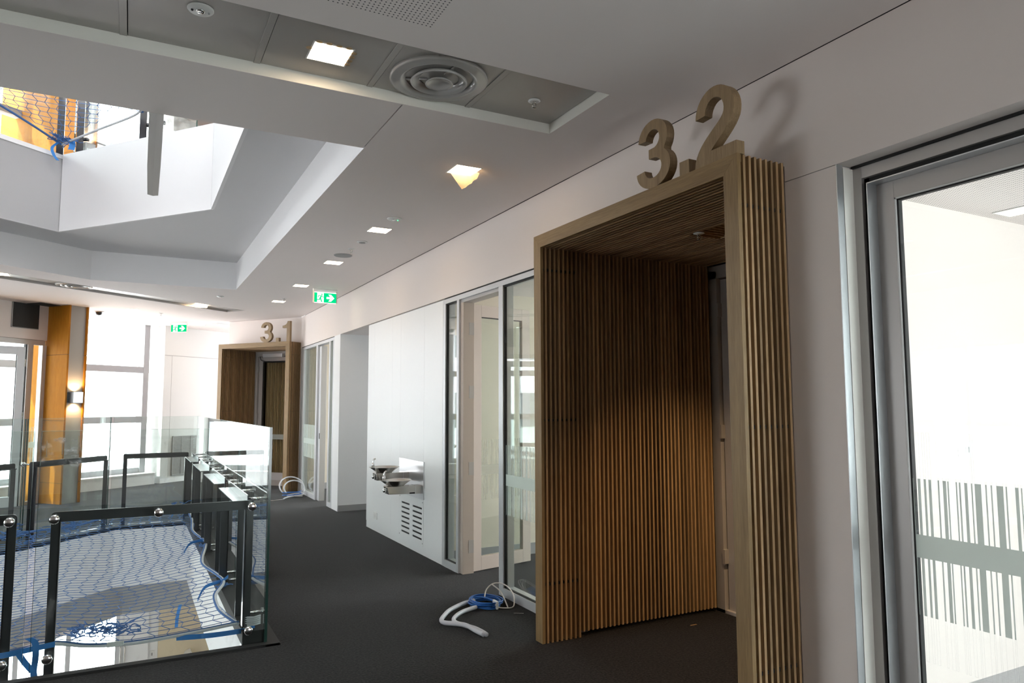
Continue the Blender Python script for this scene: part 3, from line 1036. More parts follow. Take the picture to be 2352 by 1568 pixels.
# ------------------------------------------------------------------ far glazing (window_9)
g9 = struct(MB().box(WX, WX + 0.10, 10.62, 12.97, 2.470, ZB - 0.012).build('window_9', FRAMEW))
MB().box(WX + 0.012, WX + 0.09, 10.62, 12.97, ZB - 0.012, ZB).build('shadow_gap', RUBBER, g9)
for a, b in ((12.74, 12.97), (11.70, 11.80), (10.86, 10.93), (10.62, 10.69)):
    MB().box(WX, WX + 0.10, a, b, 0.0, 2.470).build('mullion', FRAMEW, g9, bevel=0.002)
MB().box(WX, WX + 0.10, 11.80, 12.74, 0.0, 0.07).build('sill', FRAMEW, g9)
MB().box(WX, WX + 0.10, 10.69, 10.86, 0.0, 0.07).build('sill', FRAMEW, g9)
MB().box(WX + 0.020, WX + 0.030, 11.80, 12.74, 0.07, 2.47).build('pane', GLASS, g9)
MB().box(WX + 0.020, WX + 0.030, 10.69, 10.86, 0.07, 2.47).build('pane', GLASS, g9)
MB().box(WX + 0.03, WX + 0.12, 11.56, 11.70, 0.0, 2.45).build('door_jamb', FRAMEW, g9, bevel=0.002)
MB().box(WX + 0.025, WX + 0.03, 11.575, 11.60, 0.97, 1.06).build('strike_plate', RUBBER, g9)
film(g9, lambda a, o, z: (WX + 0.0195 - o, 12.73 - a, z), 0.92, (0.86, 0.95), (0.633, 1.18))

# ------------------------------------------------------------------ near door on the right (door_1)
XF = 2.741
d1 = struct(MB().box(XF, XF + 0.08, 1.954, 2.0, 0, 2.517).box(XF, XF + 0.08, 0.2, 1.954, 2.466, 2.517).build('door_1', FRAMEP, bevel=0.001))
MB().box(XF + 0.020, XF + 0.08, 1.931, 1.954, 0, 2.466).box(XF + 0.020, XF + 0.08, 0.2, 1.954, 2.441, 2.466).build('gasket', RUBBER, d1)
MB().box(XF - 0.002, XF + 0.062, 1.927, 1.9315, 0, 2.441).box(XF - 0.002, XF + 0.062, 0.2, 1.931, 2.4365, 2.441).build('door_stop', ALU, d1)
m = MB()
m.box(XF + 0.058, XF + 0.105, 1.849, 1.927, 0.008, 2.4365)
m.box(XF + 0.058, XF + 0.105, 0.86, 0.94, 0.008, 2.4365)
m.box(XF + 0.058, XF + 0.105, 0.94, 1.849, 2.362, 2.4365)
m.box(XF + 0.058, XF + 0.105, 0.94, 1.849, 0.008, 0.11)
m.build('door_frame', FRAMEP, d1, bevel=0.001)
m = MB()
m.box(XF + 0.060, XF + 0.075, 1.843, 1.849, 0.11, 2.362).box(XF + 0.060, XF + 0.075, 0.94, 1.849, 2.356, 2.362)
m.build('glazing_bead', WHITEP, d1)
m = MB()
m.box(XF + 0.0665, XF + 0.090, 1.835, 1.843, 0.11, 2.356).box(XF + 0.0665, XF + 0.090, 0.94, 1.843, 2.350, 2.356)
m.build('seal', RUBBER, d1)
MB().box(XF + 0.068, XF + 0.078, 0.94, 1.843, 0.11, 2.356).build('pane', GLASS, d1)
film(d1, lambda a, o, z: (XF + 0.0672 - o, 1.842 - a, z), 0.9, (0.888, 0.979), (0.664, 1.200))
m = MB()
for k in range(2):
    for a, b in FILMS:
        for y in (a - 0.42 * k, b - 0.42 * k):
            for z0, z1 in ((0.49, 0.664), (1.200, 1.384)):
                m.box(XF + 0.0666, XF + 0.0672, y - 0.0007, y, z0, z1)
        for z in (0.49, 1.384):
            m.box(XF + 0.0666, XF + 0.0672, b - 0.42 * k, a - 0.42 * k, z - 0.0005, z + 0.0005)
o = m.build('film_outline', FILML, d1)
o['kind'] = 'stuff'
# reveal: aluminium angle and cream board
MB().box(WX - 0.001, WX + 0.038, 1.9965, 2.0005, 0, ZB).build('corner_angle', ALU, d1)
MB().box(WX + 0.038, XF, 1.994, 2.0, 0, ZB - 0.012).build('reveal_board', TRIMW, d1)
MB().box(XF - 0.012, XF + 0.03, 0.2, 1.994, 2.517, ZB).build('shadow_gap', RUBBER, d1)
g11 = struct(MB().box(XF, XF + 0.08, -3.0, 0.2, 2.466, 2.517).box(XF, XF + 0.08, -3.0, 0.2, 0.0, 0.07).build('window_11', FRAMEP))  # unseen glazing added beside the camera to brighten the near ceiling
for y in (0.75, -0.25, -1.25, -2.25):
    MB().box(XF, XF + 0.08, y, y + 0.06, 0.0, 2.50).build('mullion', FRAMEP, g11)
for y in (-3.0, -2.19, -1.19, -0.19):
    MB().box(XF + 0.03, XF + 0.04, y, y + (0.94 if y > -3 else 0.75), 0.07, 2.47).build('pane', GLASS, g11)

# ------------------------------------------------------------------ glass balustrade, frames and kerbs
GT, GTH = 1.358, 0.0175
YG, XG = 4.857, 0.816


def glass_panel(label, p, e, L, z0=0.004, z1=GT, group=None):
    """pane between p and p+e*L; thickness to the left of e"""
    t = thing('glass_panel', label, 'glass panel', (p[0], p[1], z0), 0.0, group)
    b = MB().obox(p, e, 0.0, L, 0.0, GTH, z0, z1)
    o = b.build('pane', GLASSD, t)
    MB().obox(p, e, 0.0005, L - 0.0005, 0.0005, GTH - 0.0005, z1, z1 + 0.0012).build('top_edge', GEDGET, t)
    MB().obox(p, e, -0.0012, 0.0, 0.0005, GTH - 0.0005, z0, z1).build('end_edge', GEDGE, t)
    MB().obox(p, e, L, L + 0.0012, 0.0005, GTH - 0.0005, z0, z1).build('end_edge', GEDGE, t)
    return t


glass_panel('near clear balustrade panel facing the camera, with its right edge at the corner', (-0.440, YG), (1, 0), 1.236)
glass_panel('near balustrade panel left of the gap, cut by the left edge of the photo', (-1.72, YG), (1, 0), 1.245)
glass_panel('side balustrade panel along the walkway, nearest its corner', (XG, YG - 0.006), (0, 1), 1.480)
glass_panel('side balustrade panel second along the walkway', (XG, 6.350), (0, 1), 1.340)
glass_panel('side balustrade panel third along the walkway', (XG, 7.708), (0, 1), 1.340)
glass_panel('side balustrade panel farthest along the walkway', (XG, 9.066), (0, 1), 1.534)
glass_panel('far balustrade panel straight across the void', (-0.185, 10.60), (1, 0), 0.985)
NP = [o for o in bpy.data.objects if o.type == 'EMPTY' and o.name == 'glass_panel'][0]


def smear_mat():
    m = film_mat('dust_smear', 0.5, (0.85, 0.85, 0.85))
    nt = m.node_tree
    mixn = [n for n in nt.nodes if n.type == 'MIX_SHADER' and n.outputs[0].links and n.outputs[0].links[0].to_node.type == 'OUTPUT_MATERIAL'][0]
    tc = nt.nodes.new('ShaderNodeTexCoord')
    nz = nt.nodes.new('ShaderNodeTexNoise')
    nz.inputs['Scale'].default_value = 16
    nz.inputs['Detail'].default_value = 8
    nz.inputs['Roughness'].default_value = 0.7
    nt.links.new(tc.outputs['Object'], nz.inputs['Vector'])
    mr = nt.nodes.new('ShaderNodeMapRange')
    mr.inputs['From Min'].default_value = 0.50
    mr.inputs['From Max'].default_value = 0.76
    mr.inputs['To Min'].default_value = 0.0
    mr.inputs['To Max'].default_value = 0.55
    nt.links.new(nz.outputs['Fac'], mr.inputs['Value'])
    nt.links.new(mr.outputs['Result'], mixn.inputs['Fac'])
    return m


blob = [(-0.435 + 0.13 * math.cos(k * 0.4488) + 0.125 + 0.02 * math.sin(3 * k), 1.235 + 0.085 * math.sin(k * 0.4488) + 0.015 * math.cos(5 * k)) for k in range(14)]
o = MB().prism(blob, YG - 0.0012, YG - 0.0006, lambda a, b, c: (a, c, b)).build('dust_smear', smear_mat(), NP)
o['kind'] = 'stuff'
for x, z0, z1 in ((-0.413, 1.215, 1.305), (-0.338, 1.225, 1.29), (-0.259, 1.225, 1.33)):
    MB().box(x - 0.0022, x + 0.0022, YG - 0.0014, YG - 0.0006, z0, z1).build('dried_drip', PAPER, NP)
GD = (-0.20, 10.60)
glass_panel('far diagonal balustrade panel beside the pier', (GD[0] - DG[0] * 1.21, GD[1] - DG[1] * 1.21), DG, 1.19)
glass_panel('far diagonal balustrade panel cut by the left edge of the photo', (GD[0] - DG[0] * 2.45, GD[1] - DG[1] * 2.45), DG, 1.21)

k = MB()
k.box(-2.6, 0.885, 4.800, 4.855, 0, 0.016)
k.box(-2.6, 0.80, 4.855, 4.874, -0.004, 0.006)
kerb = struct(k.build('trim_9', RUBBER))
k = MB().box(0.672, 0.806, 4.885, 10.36, 0.0, 0.085).box(0.80, 0.890, 4.80, 10.70, 0.0, 0.012)
struct(k.build('trim_10', RUBBER))
k = MB().box(-0.15, 0.716, 10.266, 10.62, 0.0, 0.010)
k.obox((-0.119, 10.264), (-DG[0], -DG[1]), 0.0, 3.4, -0.34, -0.001, 0.0, 0.010)
struct(k.build('trim_11', RUBBER))
# aluminium shoe under the far glass
for i, (a, b) in enumerate(((0.02, 0.22), (0.28, 0.42), (0.48, 0.68))):
    struct(MB().box(a, b, 10.40, 10.44, 0.0098, 0.013).build('trim_%d' % (12 + i), FRAMEW))
for i, a in enumerate((0.25, 0.55, 0.85)):
    struct(MB().obox((-0.119, 10.264), (-DG[0], -DG[1]), a - 0.11, a + 0.11, -0.16, -0.12, 0.0098, 0.013).build('trim_%d' % (15 + i), FRAMEW))


def pi_frame(label, p, e, L, zb, group=None, studs=True, side=1):
    """bent steel hoop: two posts and a top rail of angle section, with steel studs that hold the glass.
    p: foot of the first post, e: direction along the glass, side: +1 when the glass lies on the right of e"""
    t = thing('balustrade_hoop', label, 'hoop', (p[0], p[1], zb), 0.0, group)
    zt = 0.890
    bb = (0.0, 0.008)
    leg = (0.0, 0.062)
    for a in (0.0, L - 0.047):
        fl = (a + 0.039, a + 0.047) if a == 0.0 else (a, a + 0.008)
        MB().obox(p, e, a, a + 0.047, 0.0, 0.008 * side, zb, zt - 0.02).obox(p, e, fl[0], fl[1], 0.0, leg[1] * side, zb, zt - 0.05).build('post', BLACK, t, bevel=0.001)
    f = lambda a, b, c: (p[0] + e[0] * a - e[1] * c, p[1] + e[1] * a + e[0] * c, b)
    prof = [(0.0, zt - 0.052)] + [(0.02 - 0.02 * math.cos(math.radians(q)), zt - 0.02 + 0.02 * math.sin(math.radians(q))) for q in range(0, 91, 15)]
    prof += [(L - 0.02 + 0.02 * math.sin(math.radians(q)), zt - 0.02 + 0.02 * math.cos(math.radians(q))) for q in range(0, 91, 15)] + [(L, zt - 0.052)]
    MB().prism(prof, 0.0, 0.0085 * side, f).obox(p, e, 0.045, L - 0.045, 0.0, 0.085 * side, zt - 0.058, zt - 0.050).build('rail', BLACK, t, bevel=0.001)
    if studs:
        for a, z in ((0.023, zt - 0.028), (L - 0.023, zt - 0.028), (L / 2, zt - 0.028), (0.023, 0.10), (L - 0.023, 0.10)):
            c = Vector((p[0] + e[0] * a, p[1] + e[1] * a, z))
            n = Vector((e[1], -e[0], 0)) * side
            m = MB().tube([c, c + n * 0.096], 0.010, 10)
            m.tube([c + n * 0.100, c + n * 0.104, c + n * 0.118, c + n * 0.124], [0.019, 0.026, 0.026, 0.016], 20)
            m.build('stud', CHROME, t)
    return t


pi_frame('black steel hoop on the near side of the void', (-0.381, 4.957), (1, 0), 1.107, -0.45)
pi_frame('black steel hoop on the near side, cut by the left edge of the photo', (-1.652, 4.957), (1, 0), 1.107, -0.45)
for i, (y0, y1) in enumerate(((5.23, 6.33), (6.57, 7.67), (7.93, 9.03), (9.27, 10.37))):
    w = ('nearest the corner', 'second from the corner', 'third from the corner', 'farthest, at the back corner')[i]
    pi_frame('black steel hoop on the walkway side, ' + w, (0.735, y0), (0, 1), y1 - y0, 0.085)
pi_frame('black steel hoop straight across on the far side', (0.700, 10.47), (-1, 0), 0.76, 0.010)
q0 = (-0.240, 10.285)
pi_frame('black steel hoop on the far diagonal, in front of the pier', q0, (-DG[0], -DG[1]), 1.075, 0.010)
pi_frame('black steel hoop on the far diagonal, cut by the left edge of the photo', (q0[0] - DG[0] * 1.25, q0[1] - DG[1] * 1.25), (-DG[0], -DG[1]), 1.075, 0.010)

# ------------------------------------------------------------------ safety nets


def interp(pts, y):
    for (y0, x0), (y1, x1) in zip(pts, pts[1:]):
        if y0 <= y <= y1:
            return x0 + (x1 - x0) * (y - y0) / (y1 - y0)
    return pts[0][1] if y < pts[0][0] else pts[-1][1]


def smooth_path(pts, n=6):
    out = []
    P = [Vector(p) for p in pts]
    for i in range(len(P) - 1):
        p0, p1, p2, p3 = P[max(i - 1, 0)], P[i], P[i + 1], P[min(i + 2, len(P) - 1)]
        for k in range(n):
            t = k / n
            out.append(0.5 * ((2 * p1) + (p2 - p0) * t + (2 * p0 - 5 * p1 + 4 * p2 - p3) * t * t + (3 * p1 - p0 - 3 * p2 + p3) * t ** 3))
    out.append(P[-1])
    return out


right_edge = [(4.97, 0.655), (5.25, 0.60), (5.46, 0.585), (5.77, 0.60), (6.09, 0.69), (6.35, 0.665), (6.7, 0.60), (7.0, 0.61), (7.5, 0.68), (7.85, 0.70), (8.5, 0.64), (9.2, 0.68), (10.15, 0.69)]
near_z = [(-2.5, 0.12), (-0.75, 0.12), (-0.387, 0.150), (-0.17, 0.11), (0.053, 0.088), (0.336, 0.098), (0.65, 0.122)]


def net_point(u, v):
    """u: metres from the walkway rope, v: metres from the near rope"""
    y = 4.975 + v
    xr = interp(right_edge, y) * min(1, max(0, 1)) 
    k = math.exp(-u / 0.7)
    x = 0.66 - u + (xr - 0.66) * k + 0.035 * math.sin(2.3 * y + 1.1) * min(1, u) + 0.02 * math.sin(5.1 * y + 2.0 * u)
    zn = interp(near_z, x)
    far = min(1.0, v / 5.2)
    z = zn * (1 - far) + 0.20 * far - 0.10 * math.sin(math.pi * far) * min(1.0, u / 0.8) + 0.01 * math.sin(3 * u + 2 * y)
    return Vector((x, y + 0.03 * math.sin(1.7 * x) * far, z))


net = thing('safety_net', 'blue safety net stretched across the void at floor level', 'safety net', (0.2, 5.0, 0.1))
PITCH = 0.1
NU, NV = 29, 52
m = MB()
pts = {}
for i in range(NU + 1):
    for j in range(NV + 1):
        stg = 0.018 * (1 if (i + j) % 2 else -1)
        p = net_point(i * PITCH + (stg if i else 0), j * 0.100)
        if (p.x * DN[0] + p.y * DN[1]) < 6.90 and p.y < 10.22:
            pts[i, j] = p
for (i, j), p in pts.items():
    for q in ((i + 1, j), (i, j + 1)):
        if q in pts:
            m.tube([p, pts[q]], 0.0023, 3, cap=False, smooth=False)
o = m.build('mesh', NET, net)
o['kind'] = 'stuff'
rope = smooth_path([(x, 4.965, z) for x, z in near_z], 5)
MB().tube(rope, 0.010, 8).build('edge_rope', ROPE, net)
cord = smooth_path([(x + 0.01, 4.970 + 0.010 * math.sin(9 * x), z + 0.010) for x, z in near_z], 5)
MB().tube(cord, 0.006, 6).build('edge_rope', NET, net)
rp = smooth_path([(x, y, net_point(0, y - 4.975).z) for y, x in right_edge], 5)
MB().tube(rp, 0.011, 8).build('edge_rope', ROPE, net)
MB().tube([p + Vector((-0.012, 0, 0.006)) for p in rp], 0.007, 6).build('edge_rope', NET, net)
far_rope = smooth_path([(0.68, 10.18, 0.20), (0.45, 10.22, 0.17), (0.2, 10.22, 0.15), (-0.12, 10.18, 0.17), (-0.5, 9.78, 0.13), (-0.9, 9.33, 0.16), (-1.4, 8.75, 0.15), (-2.2, 7.85, 0.15)], 5)
MB().tube(far_rope, 0.013, 8).build('edge_rope', NET, net)


def ribbon(path, w, th=0.003, side=(0, 0, 1)):
    """flat webbing along a path, its width along side"""
    m = MB()
    s = Vector(side).normalized() * w / 2
    P = [Vector(p) for p in path]
    vs, fs = [], []
    for i, p in enumerate(P):
        t = (P[min(i + 1, len(P) - 1)] - P[max(i - 1, 0)]).normalized()
        n = t.cross(s).normalized() * th / 2
        vs += [p - s - n, p + s - n, p + s + n, p - s + n]
    for i in range(len(P) - 1):
        for k in range(4):
            fs.append((i * 4 + k, i * 4 + (k + 1) % 4, (i + 1) * 4 + (k + 1) % 4, (i + 1) * 4 + k))
    fs += [(3, 2, 1, 0), tuple(len(vs) - 4 + k for k in range(4))]
    return m.add(vs, fs)


def strap(path, w, side=(0, 0, 1)):
    return ribbon(smooth_path(path, 4), w, 0.003, side).build('strap', STRAP, net)


strap([(0.30, 4.960, 0.085), (0.50, 4.950, 0.075), (0.70, 4.945, 0.078), (0.755, 4.950, 0.085)], 0.030)
strap([(0.735, 4.944, 0.10), (0.742, 4.938, 0.05), (0.735, 4.936, -0.01), (0.728, 4.934, -0.06)], 0.030, (1, 0, 0.1))
strap([(-0.66, 4.945, 0.125), (-0.55, 4.942, 0.128), (-0.44, 4.944, 0.140), (-0.33, 4.946, 0.150)], 0.030)
strap([(-0.50, 4.940, 0.125), (-0.47, 4.936, 0.075), (-0.43, 4.934, 0.02)], 0.030, (1, 0, 0.5))
strap([(-0.46, 4.950, 0.20), (-0.425, 4.945, 0.17), (-0.42, 4.940, 0.09), (-0.425, 4.938, 0.01), (-0.41, 4.936, -0.05)], 0.032, (1, 0, 0.2))
for y, x in ((6.10, 0.69), (7.85, 0.70), (10.05, 0.69)):
    z = net_point(0, y - 4.975).z
    strap([(x - 0.02, y, z), (x + 0.02, y + 0.03, z + 0.02), (x + 0.045, y + 0.12, z + 0.01)], 0.024)
    strap([(x - 0.20, y - 0.22, z - 0.06), (x - 0.14, y - 0.10, z + 0.0), (x - 0.02, y, z + 0.005)], 0.024)
strap([(0.38, 5.98, 0.03), (0.36, 5.90, -0.02), (0.35, 5.84, -0.09)], 0.022, (1, 0, 0))


def tangle(name, c, r, n, seed, parent):
    rnd = random.Random(seed)
    m = MB()
    for _ in range(n):
        p = Vector(c) + Vector([rnd.uniform(-r, r), rnd.uniform(-r, r), rnd.uniform(-r * 0.35, r * 0.5)])
        path = [p]
        for k in range(4):
            p = p + Vector([rnd.uniform(-r, r), rnd.uniform(-r, r), rnd.uniform(-r * 0.4, r * 0.4)]) * 0.7
            path.append(p)
        m.tube(smooth_path(path, 3), 0.004, 5)
    return m.build(name, NET, parent)


tangle('knot', (-0.22, 5.50, 0.06), 0.060, 16, 1, net)
tangle('knot', (-0.10, 5.47, 0.06), 0.060, 16, 2, net)
tangle('knot', (0.02, 5.40, 0.06), 0.065, 18, 3, net)
tangle('knot', (-0.62, 9.55, 0.15), 0.11, 26, 4, net)
tangle('knot', (-0.98, 9.20, 0.16), 0.13, 22, 14, net)
tangle('knot', (0.58, 10.16, 0.20), 0.09, 22, 5, net)
tangle('knot', (0.68, 10.0, 0.17), 0.07, 14, 6, net)
tangle('knot', (0.69, 6.10, 0.11), 0.035, 10, 8, net)
tangle('knot', (0.69, 7.85, 0.12), 0.035, 10, 9, net)
MB().box(-0.071, 0.017, 4.948, 4.954, 0.088, 0.118).build('label_tag', WHITEP, net, bevel=0.003)
m = MB()
for k in range(5):
    m.tube([(0.690, 4.965, 0.105 + 0.012 * k), (0.745, 4.946, 0.103 + 0.012 * k), (0.790, 4.962, 0.106 + 0.012 * k)], 0.006, 6)
m.build('rope_lashing', ROPE, net)

# the same net one level up, seen from below
un = thing('safety_net', 'blue safety net hung across the void one level up, gathered at its point', 'safety net', (-0.774, 9.3, 4.45))
m = MB()
pts = {}
for i in range(27):
    for j in range(50):
        x, y = 0.60 - i * 0.1 + 0.018 * (1 if (i + j) % 2 else -1), 4.4 + j * 0.1
        d1_ = (x + 2.6) * -1.611 / 2.435 + (y - 7.75) * 1.826 / 2.435
        d2_ = (x + 0.774) * 1.786 / 2.289 + (y - 9.361) * 1.431 / 2.289
        d1c, d2c = d1_ + 0.06, d2_ + 0.06
        if d1c < 0 and d2c < 0:
            dist = math.hypot(x + 0.774, y - 9.30)
            z = 4.50 + 0.22 * (1 - math.exp(-dist / 0.9)) - 0.10 * math.exp(-dist / 0.4)
            gx = math.exp(-dist / 0.5) * 0.35
            pts[i, j] = Vector((x + (-0.774 - x) * gx, y + (9.28 - y) * gx, z))
for (i, j), p in pts.items():
    for q in ((i + 1, j), (i, j + 1)):
        if q in pts:
            m.tube([p, pts[q]], 0.0034, 3, cap=False, smooth=False)
o = m.build('mesh', NET, un)
o['kind'] = 'stuff'
MB().tube(smooth_path([(-2.3, 7.95, 4.78), (-1.5, 8.55, 4.62), (-1.1, 8.95, 4.52), (-0.80, 9.26, 4.42)], 5), 0.012, 8).build('edge_rope', NET, un)
MB().tube(smooth_path([(-0.80, 9.26, 4.42), (-0.45, 8.83, 4.50), (-0.1, 8.40, 4.57), (0.05, 8.15, 4.62), (0.5, 7.7, 4.66)], 5), 0.012, 8).build('edge_rope', ROPE, un)
tangle('knot', (-0.80, 9.20, 4.45), 0.09, 26, 21, un)
tangle('knot', (0.0, 8.30, 4.62), 0.05, 12, 22, un)
ribbon(smooth_path([(-0.83, 9.20, 4.42), (-0.88, 9.16, 4.34), (-0.86, 9.15, 4.26), (-0.82, 9.14, 4.20)], 4), 0.03, 0.003, (1, 0, 0)).build('strap', STRAP, un)
ribbon(smooth_path([(-0.70, 9.16, 4.46), (-0.69, 9.15, 4.40), (-0.70, 9.14, 4.34)], 4), 0.06, 0.004, (1, 0, 0)).build('strap', STRAP, un)
# frames and glass of the upper balustrade
uposts = []
for i, (x, y) in enumerate(((-0.83, 9.42), (-0.63, 9.30), (0.0, 8.50), (0.12, 8.36))):
    w = ('left of the gathered net point', 'right of the gathered net point', 'at the middle of the slanted edge', 'last along the slanted edge')[i]
    t = thing('balustrade_post', 'black steel post of the upper balustrade, ' + w, 'post', (x, y, ZU - 0.3))
    MB().box(x - 0.035, x + 0.035, y - 0.008, y + 0.03, ZU - 0.04, ZU + 0.9).build('post', BLACK, t)
    MB().tube([(x + 0.035, y, ZU + 0.2), (x + 0.085, y - 0.02, ZU + 0.2)], 0.022, 10).build('stud', BLACK, t)
e2 = Vector((1.431, -1.786)).normalized()
glass_panel('upper balustrade panel along the slanted edge above', (-0.70, 9.44), e2, 1.9, ZU - 0.03, ZU + 1.3)
e1 = Vector((1.826, 1.611)).normalized()
glass_panel('upper balustrade panel left of the gathered net', (-2.3, 8.15), e1, 1.95, ZU - 0.03, ZU + 1.3)

# ------------------------------------------------------------------ piers with sconces (this level and the one above)
PX, PEe = (-0.905, 13.04), (0.78, 0.626)      # front left corner, direction along the grey face
PW = 0.325


def pier(name, z0, z1, label):
    p = PX
    r = struct(MB().obox(p, PEe, 0.028, PW - 0.028, 0.03, 0.50, z0, z1).build(name, plain('pier_grey_' + name, (0.34, 0.325, 0.31), 0.6), None), label)
    h = [z0 + 0.0, z0 + 0.32, z0 + 1.275, z0 + 2.30, z1]
    for i in range(len(h) - 1):
        MB().obox(p, PEe, 0.0, 0.028, 0.0, 0.52 if i else 0.52, h[i] + 0.003, h[i + 1] - 0.003).build('panel', ORANGE, r)
        MB().obox(p, PEe, PW - 0.028, PW, 0.0, 0.52, h[i] + 0.003, h[i + 1] - 0.003).build('panel', ORANGE, r)
    MB().obox(p, PEe, 0.004, 0.024, 0.004, 0.50, z0, z1).obox(p, PEe, PW - 0.024, PW - 0.004, 0.004, 0.50, z0, z1).build('backing', BACKING, r)
    return r


pier('column', 0.0, ZC, None)
pier('column.001', ZU - 0.04, 7.4, None)
# timber screen wall behind the pier that closes the room on the left
struct(MB().obox(PX, PEe, 0.0, 0.05, 0.52, 1.0, 0, ZC).build('wall_screen', ORANGE))
struct(MB().obox(PX, PEe, 0.0, 0.05, 0.52, 2.0, ZU, 7.4).build('wall_screen.001', ORANGE))


def sconce(z, label):
    a0, a1 = 0.080, PW - 0.085
    c = (PX[0] + PEe[0] * 0.16 - PEe[1] * 0.03, PX[1] + PEe[1] * 0.16 + PEe[0] * 0.03)
    t = thing('wall_sconce', label, 'wall lamp', (c[0], c[1], z))
    MB().obox(PX, PEe, 0.03, PW - 0.03, 0.012, 0.029, z - 0.080, z + 0.080).build('back_plate', BLACK, t)
    m = MB().obox(PX, PEe, a0, a1, -0.075, -0.071, z - 0.085, z + 0.085).obox(PX, PEe, a0, a0 + 0.004, -0.075, 0.012, z - 0.085, z + 0.085)
    m.obox(PX, PEe, a1 - 0.004, a1, -0.075, 0.012, z - 0.085, z + 0.085)
    m.build('shade', ALU, t)
    MB().obox(PX, PEe, a0 + 0.01, a1 - 0.01, -0.065, 0.006, z - 0.03, z + 0.03).build('lamp', emit_mat('sconce_lamp', (1.0, 0.62, 0.28), 14.0), t)
    for s in (1, -1):
        d = bpy.data.lights.new('sconce_light', 'SPOT')
        d.energy = 14.0
        d.color = (1.0, 0.66, 0.34)
        d.spot_size = math.radians(125)
        d.spot_blend = 0.6
        d.shadow_soft_size = 0.02
        o = bpy.data.objects.new('sconce_light', d)
        COL.objects.link(o)
        o.location = (c[0] + PEe[1] * 0.06, c[1] - PEe[0] * 0.06, z + 0.075 * s)
        o.rotation_euler = Vector((0, 0, s)).to_track_quat('-Z', 'Y').to_euler()


sconce(1.635, 'small up and down wall lamp on the grey pier face')
sconce(ZU + 1.30, 'small up and down wall lamp on the pier one level up')

# ------------------------------------------------------------------ wall on the far left with door
LP0, LWE = (-1.235, 13.40), (-0.70, -0.714)     # from the pier towards the left


def lw(m, a0, a1, b0, b1, z0, z1):
    return m.obox(LP0, LWE, a0, a1, b0, b1, z0, z1)


wl = struct(lw(MB(), -0.03, 8.0, -0.10, 0.0, 2.53, ZC).build('wall_left', WALL))
fr = struct(lw(MB(), 0.0, 2.6, -0.08, 0.0, 2.45, 2.525).build('door_5', FRAMEP))
lw(MB(), -0.03, 0.04, -0.08, 0.0, 0, 2.45).build('mullion', FRAMEW, fr)
lw(MB(), 0.195, 0.285, -0.08, 0.0, 0, 2.45).build('mullion', FRAMEP, fr)
lw(MB(), 0.285, 0.30, -0.07, -0.02, 0, 2.45).build('gasket', RUBBER, fr)
lw(MB(), 0.04, 0.195, -0.045, -0.035, 0.05, 2.45).build('pane', GLASS, fr)
lw(MB(), 0.04, 0.195, -0.08, 0.0, 0, 0.05).build('sill', FRAMEP, fr)
o = film(fr, lambda a, o, z: (LP0[0] + LWE[0] * (0.05 + a) + LWE[1] * (-0.034) * -1, LP0[1] + LWE[1] * (0.05 + a) - LWE[0] * (-0.034) * -1, z), 0.14, (0.86, 0.95), (0.633, 1.18))
# open leaf of the left door, swung towards the void
LD = (LP0[0] + LWE[0] * 0.40 + 0.05, LP0[1] + LWE[1] * 0.40 - 0.02)
LDE = (-0.955, -0.30)
dl = struct(MB().obox(LD, LDE, 0.0, 0.10, 0, 0.045, 0.01, 2.40).obox(LD, LDE, 0.78, 0.88, 0, 0.045, 0.01, 2.40)
            .obox(LD, LDE, 0.10, 0.78, 0, 0.045, 0.01, 0.16).obox(LD, LDE, 0.10, 0.78, 0, 0.045, 2.28, 2.40).build('door_6', FRAMEW, bevel=0.002))
MB().obox(LD, LDE, 0.10, 0.78, 0.018, 0.026, 0.16, 2.28).build('pane', GLASS, dl)
MB().obox(LD, LDE, 0.10, 0.108, 0.012, 0.032, 0.16, 2.28).build('gasket', RUBBER, dl)
for z in (0.5, 1.3, 2.1):
    MB().obox(LD, LDE, -0.015, 0.0, 0.0, 0.05, z, z + 0.11).build('hinge', STEEL, dl)
lw(MB(), 2.6, 8.0, -0.08, 0.0, 0, 2.53).build('wall_left.001', WALL)
struct(bpy.data.objects['wall_left.001'])
# dark vent opening in the bulkhead
vb = thing('bulkhead_vent', 'square charcoal vent panel on the white bulkhead above the left door', 'vent', (LP0[0] + LWE[0] * 0.36, LP0[1] + LWE[1] * 0.36, 2.69))
VM = plain('charcoal_mesh', (0.030, 0.030, 0.030), 0.75, vary=0.3, scale=60)
lw(MB(), 0.14, 0.575, 0.002, 0.014, 2.695, ZC - 0.005).build('face', VM, vb)
m = lw(lw(MB(), 0.575, 0.585, 0.0, 0.018, 2.688, ZC - 0.005), 0.14, 0.585, 0.0, 0.018, 2.688, 2.697)
m.build('frame', GREYSK, vb)
lw(MB(), -0.02, 0.36, 0.014, 0.30, ZC - 0.006, ZC - 0.003).build('ceiling_slot', VM, vb)

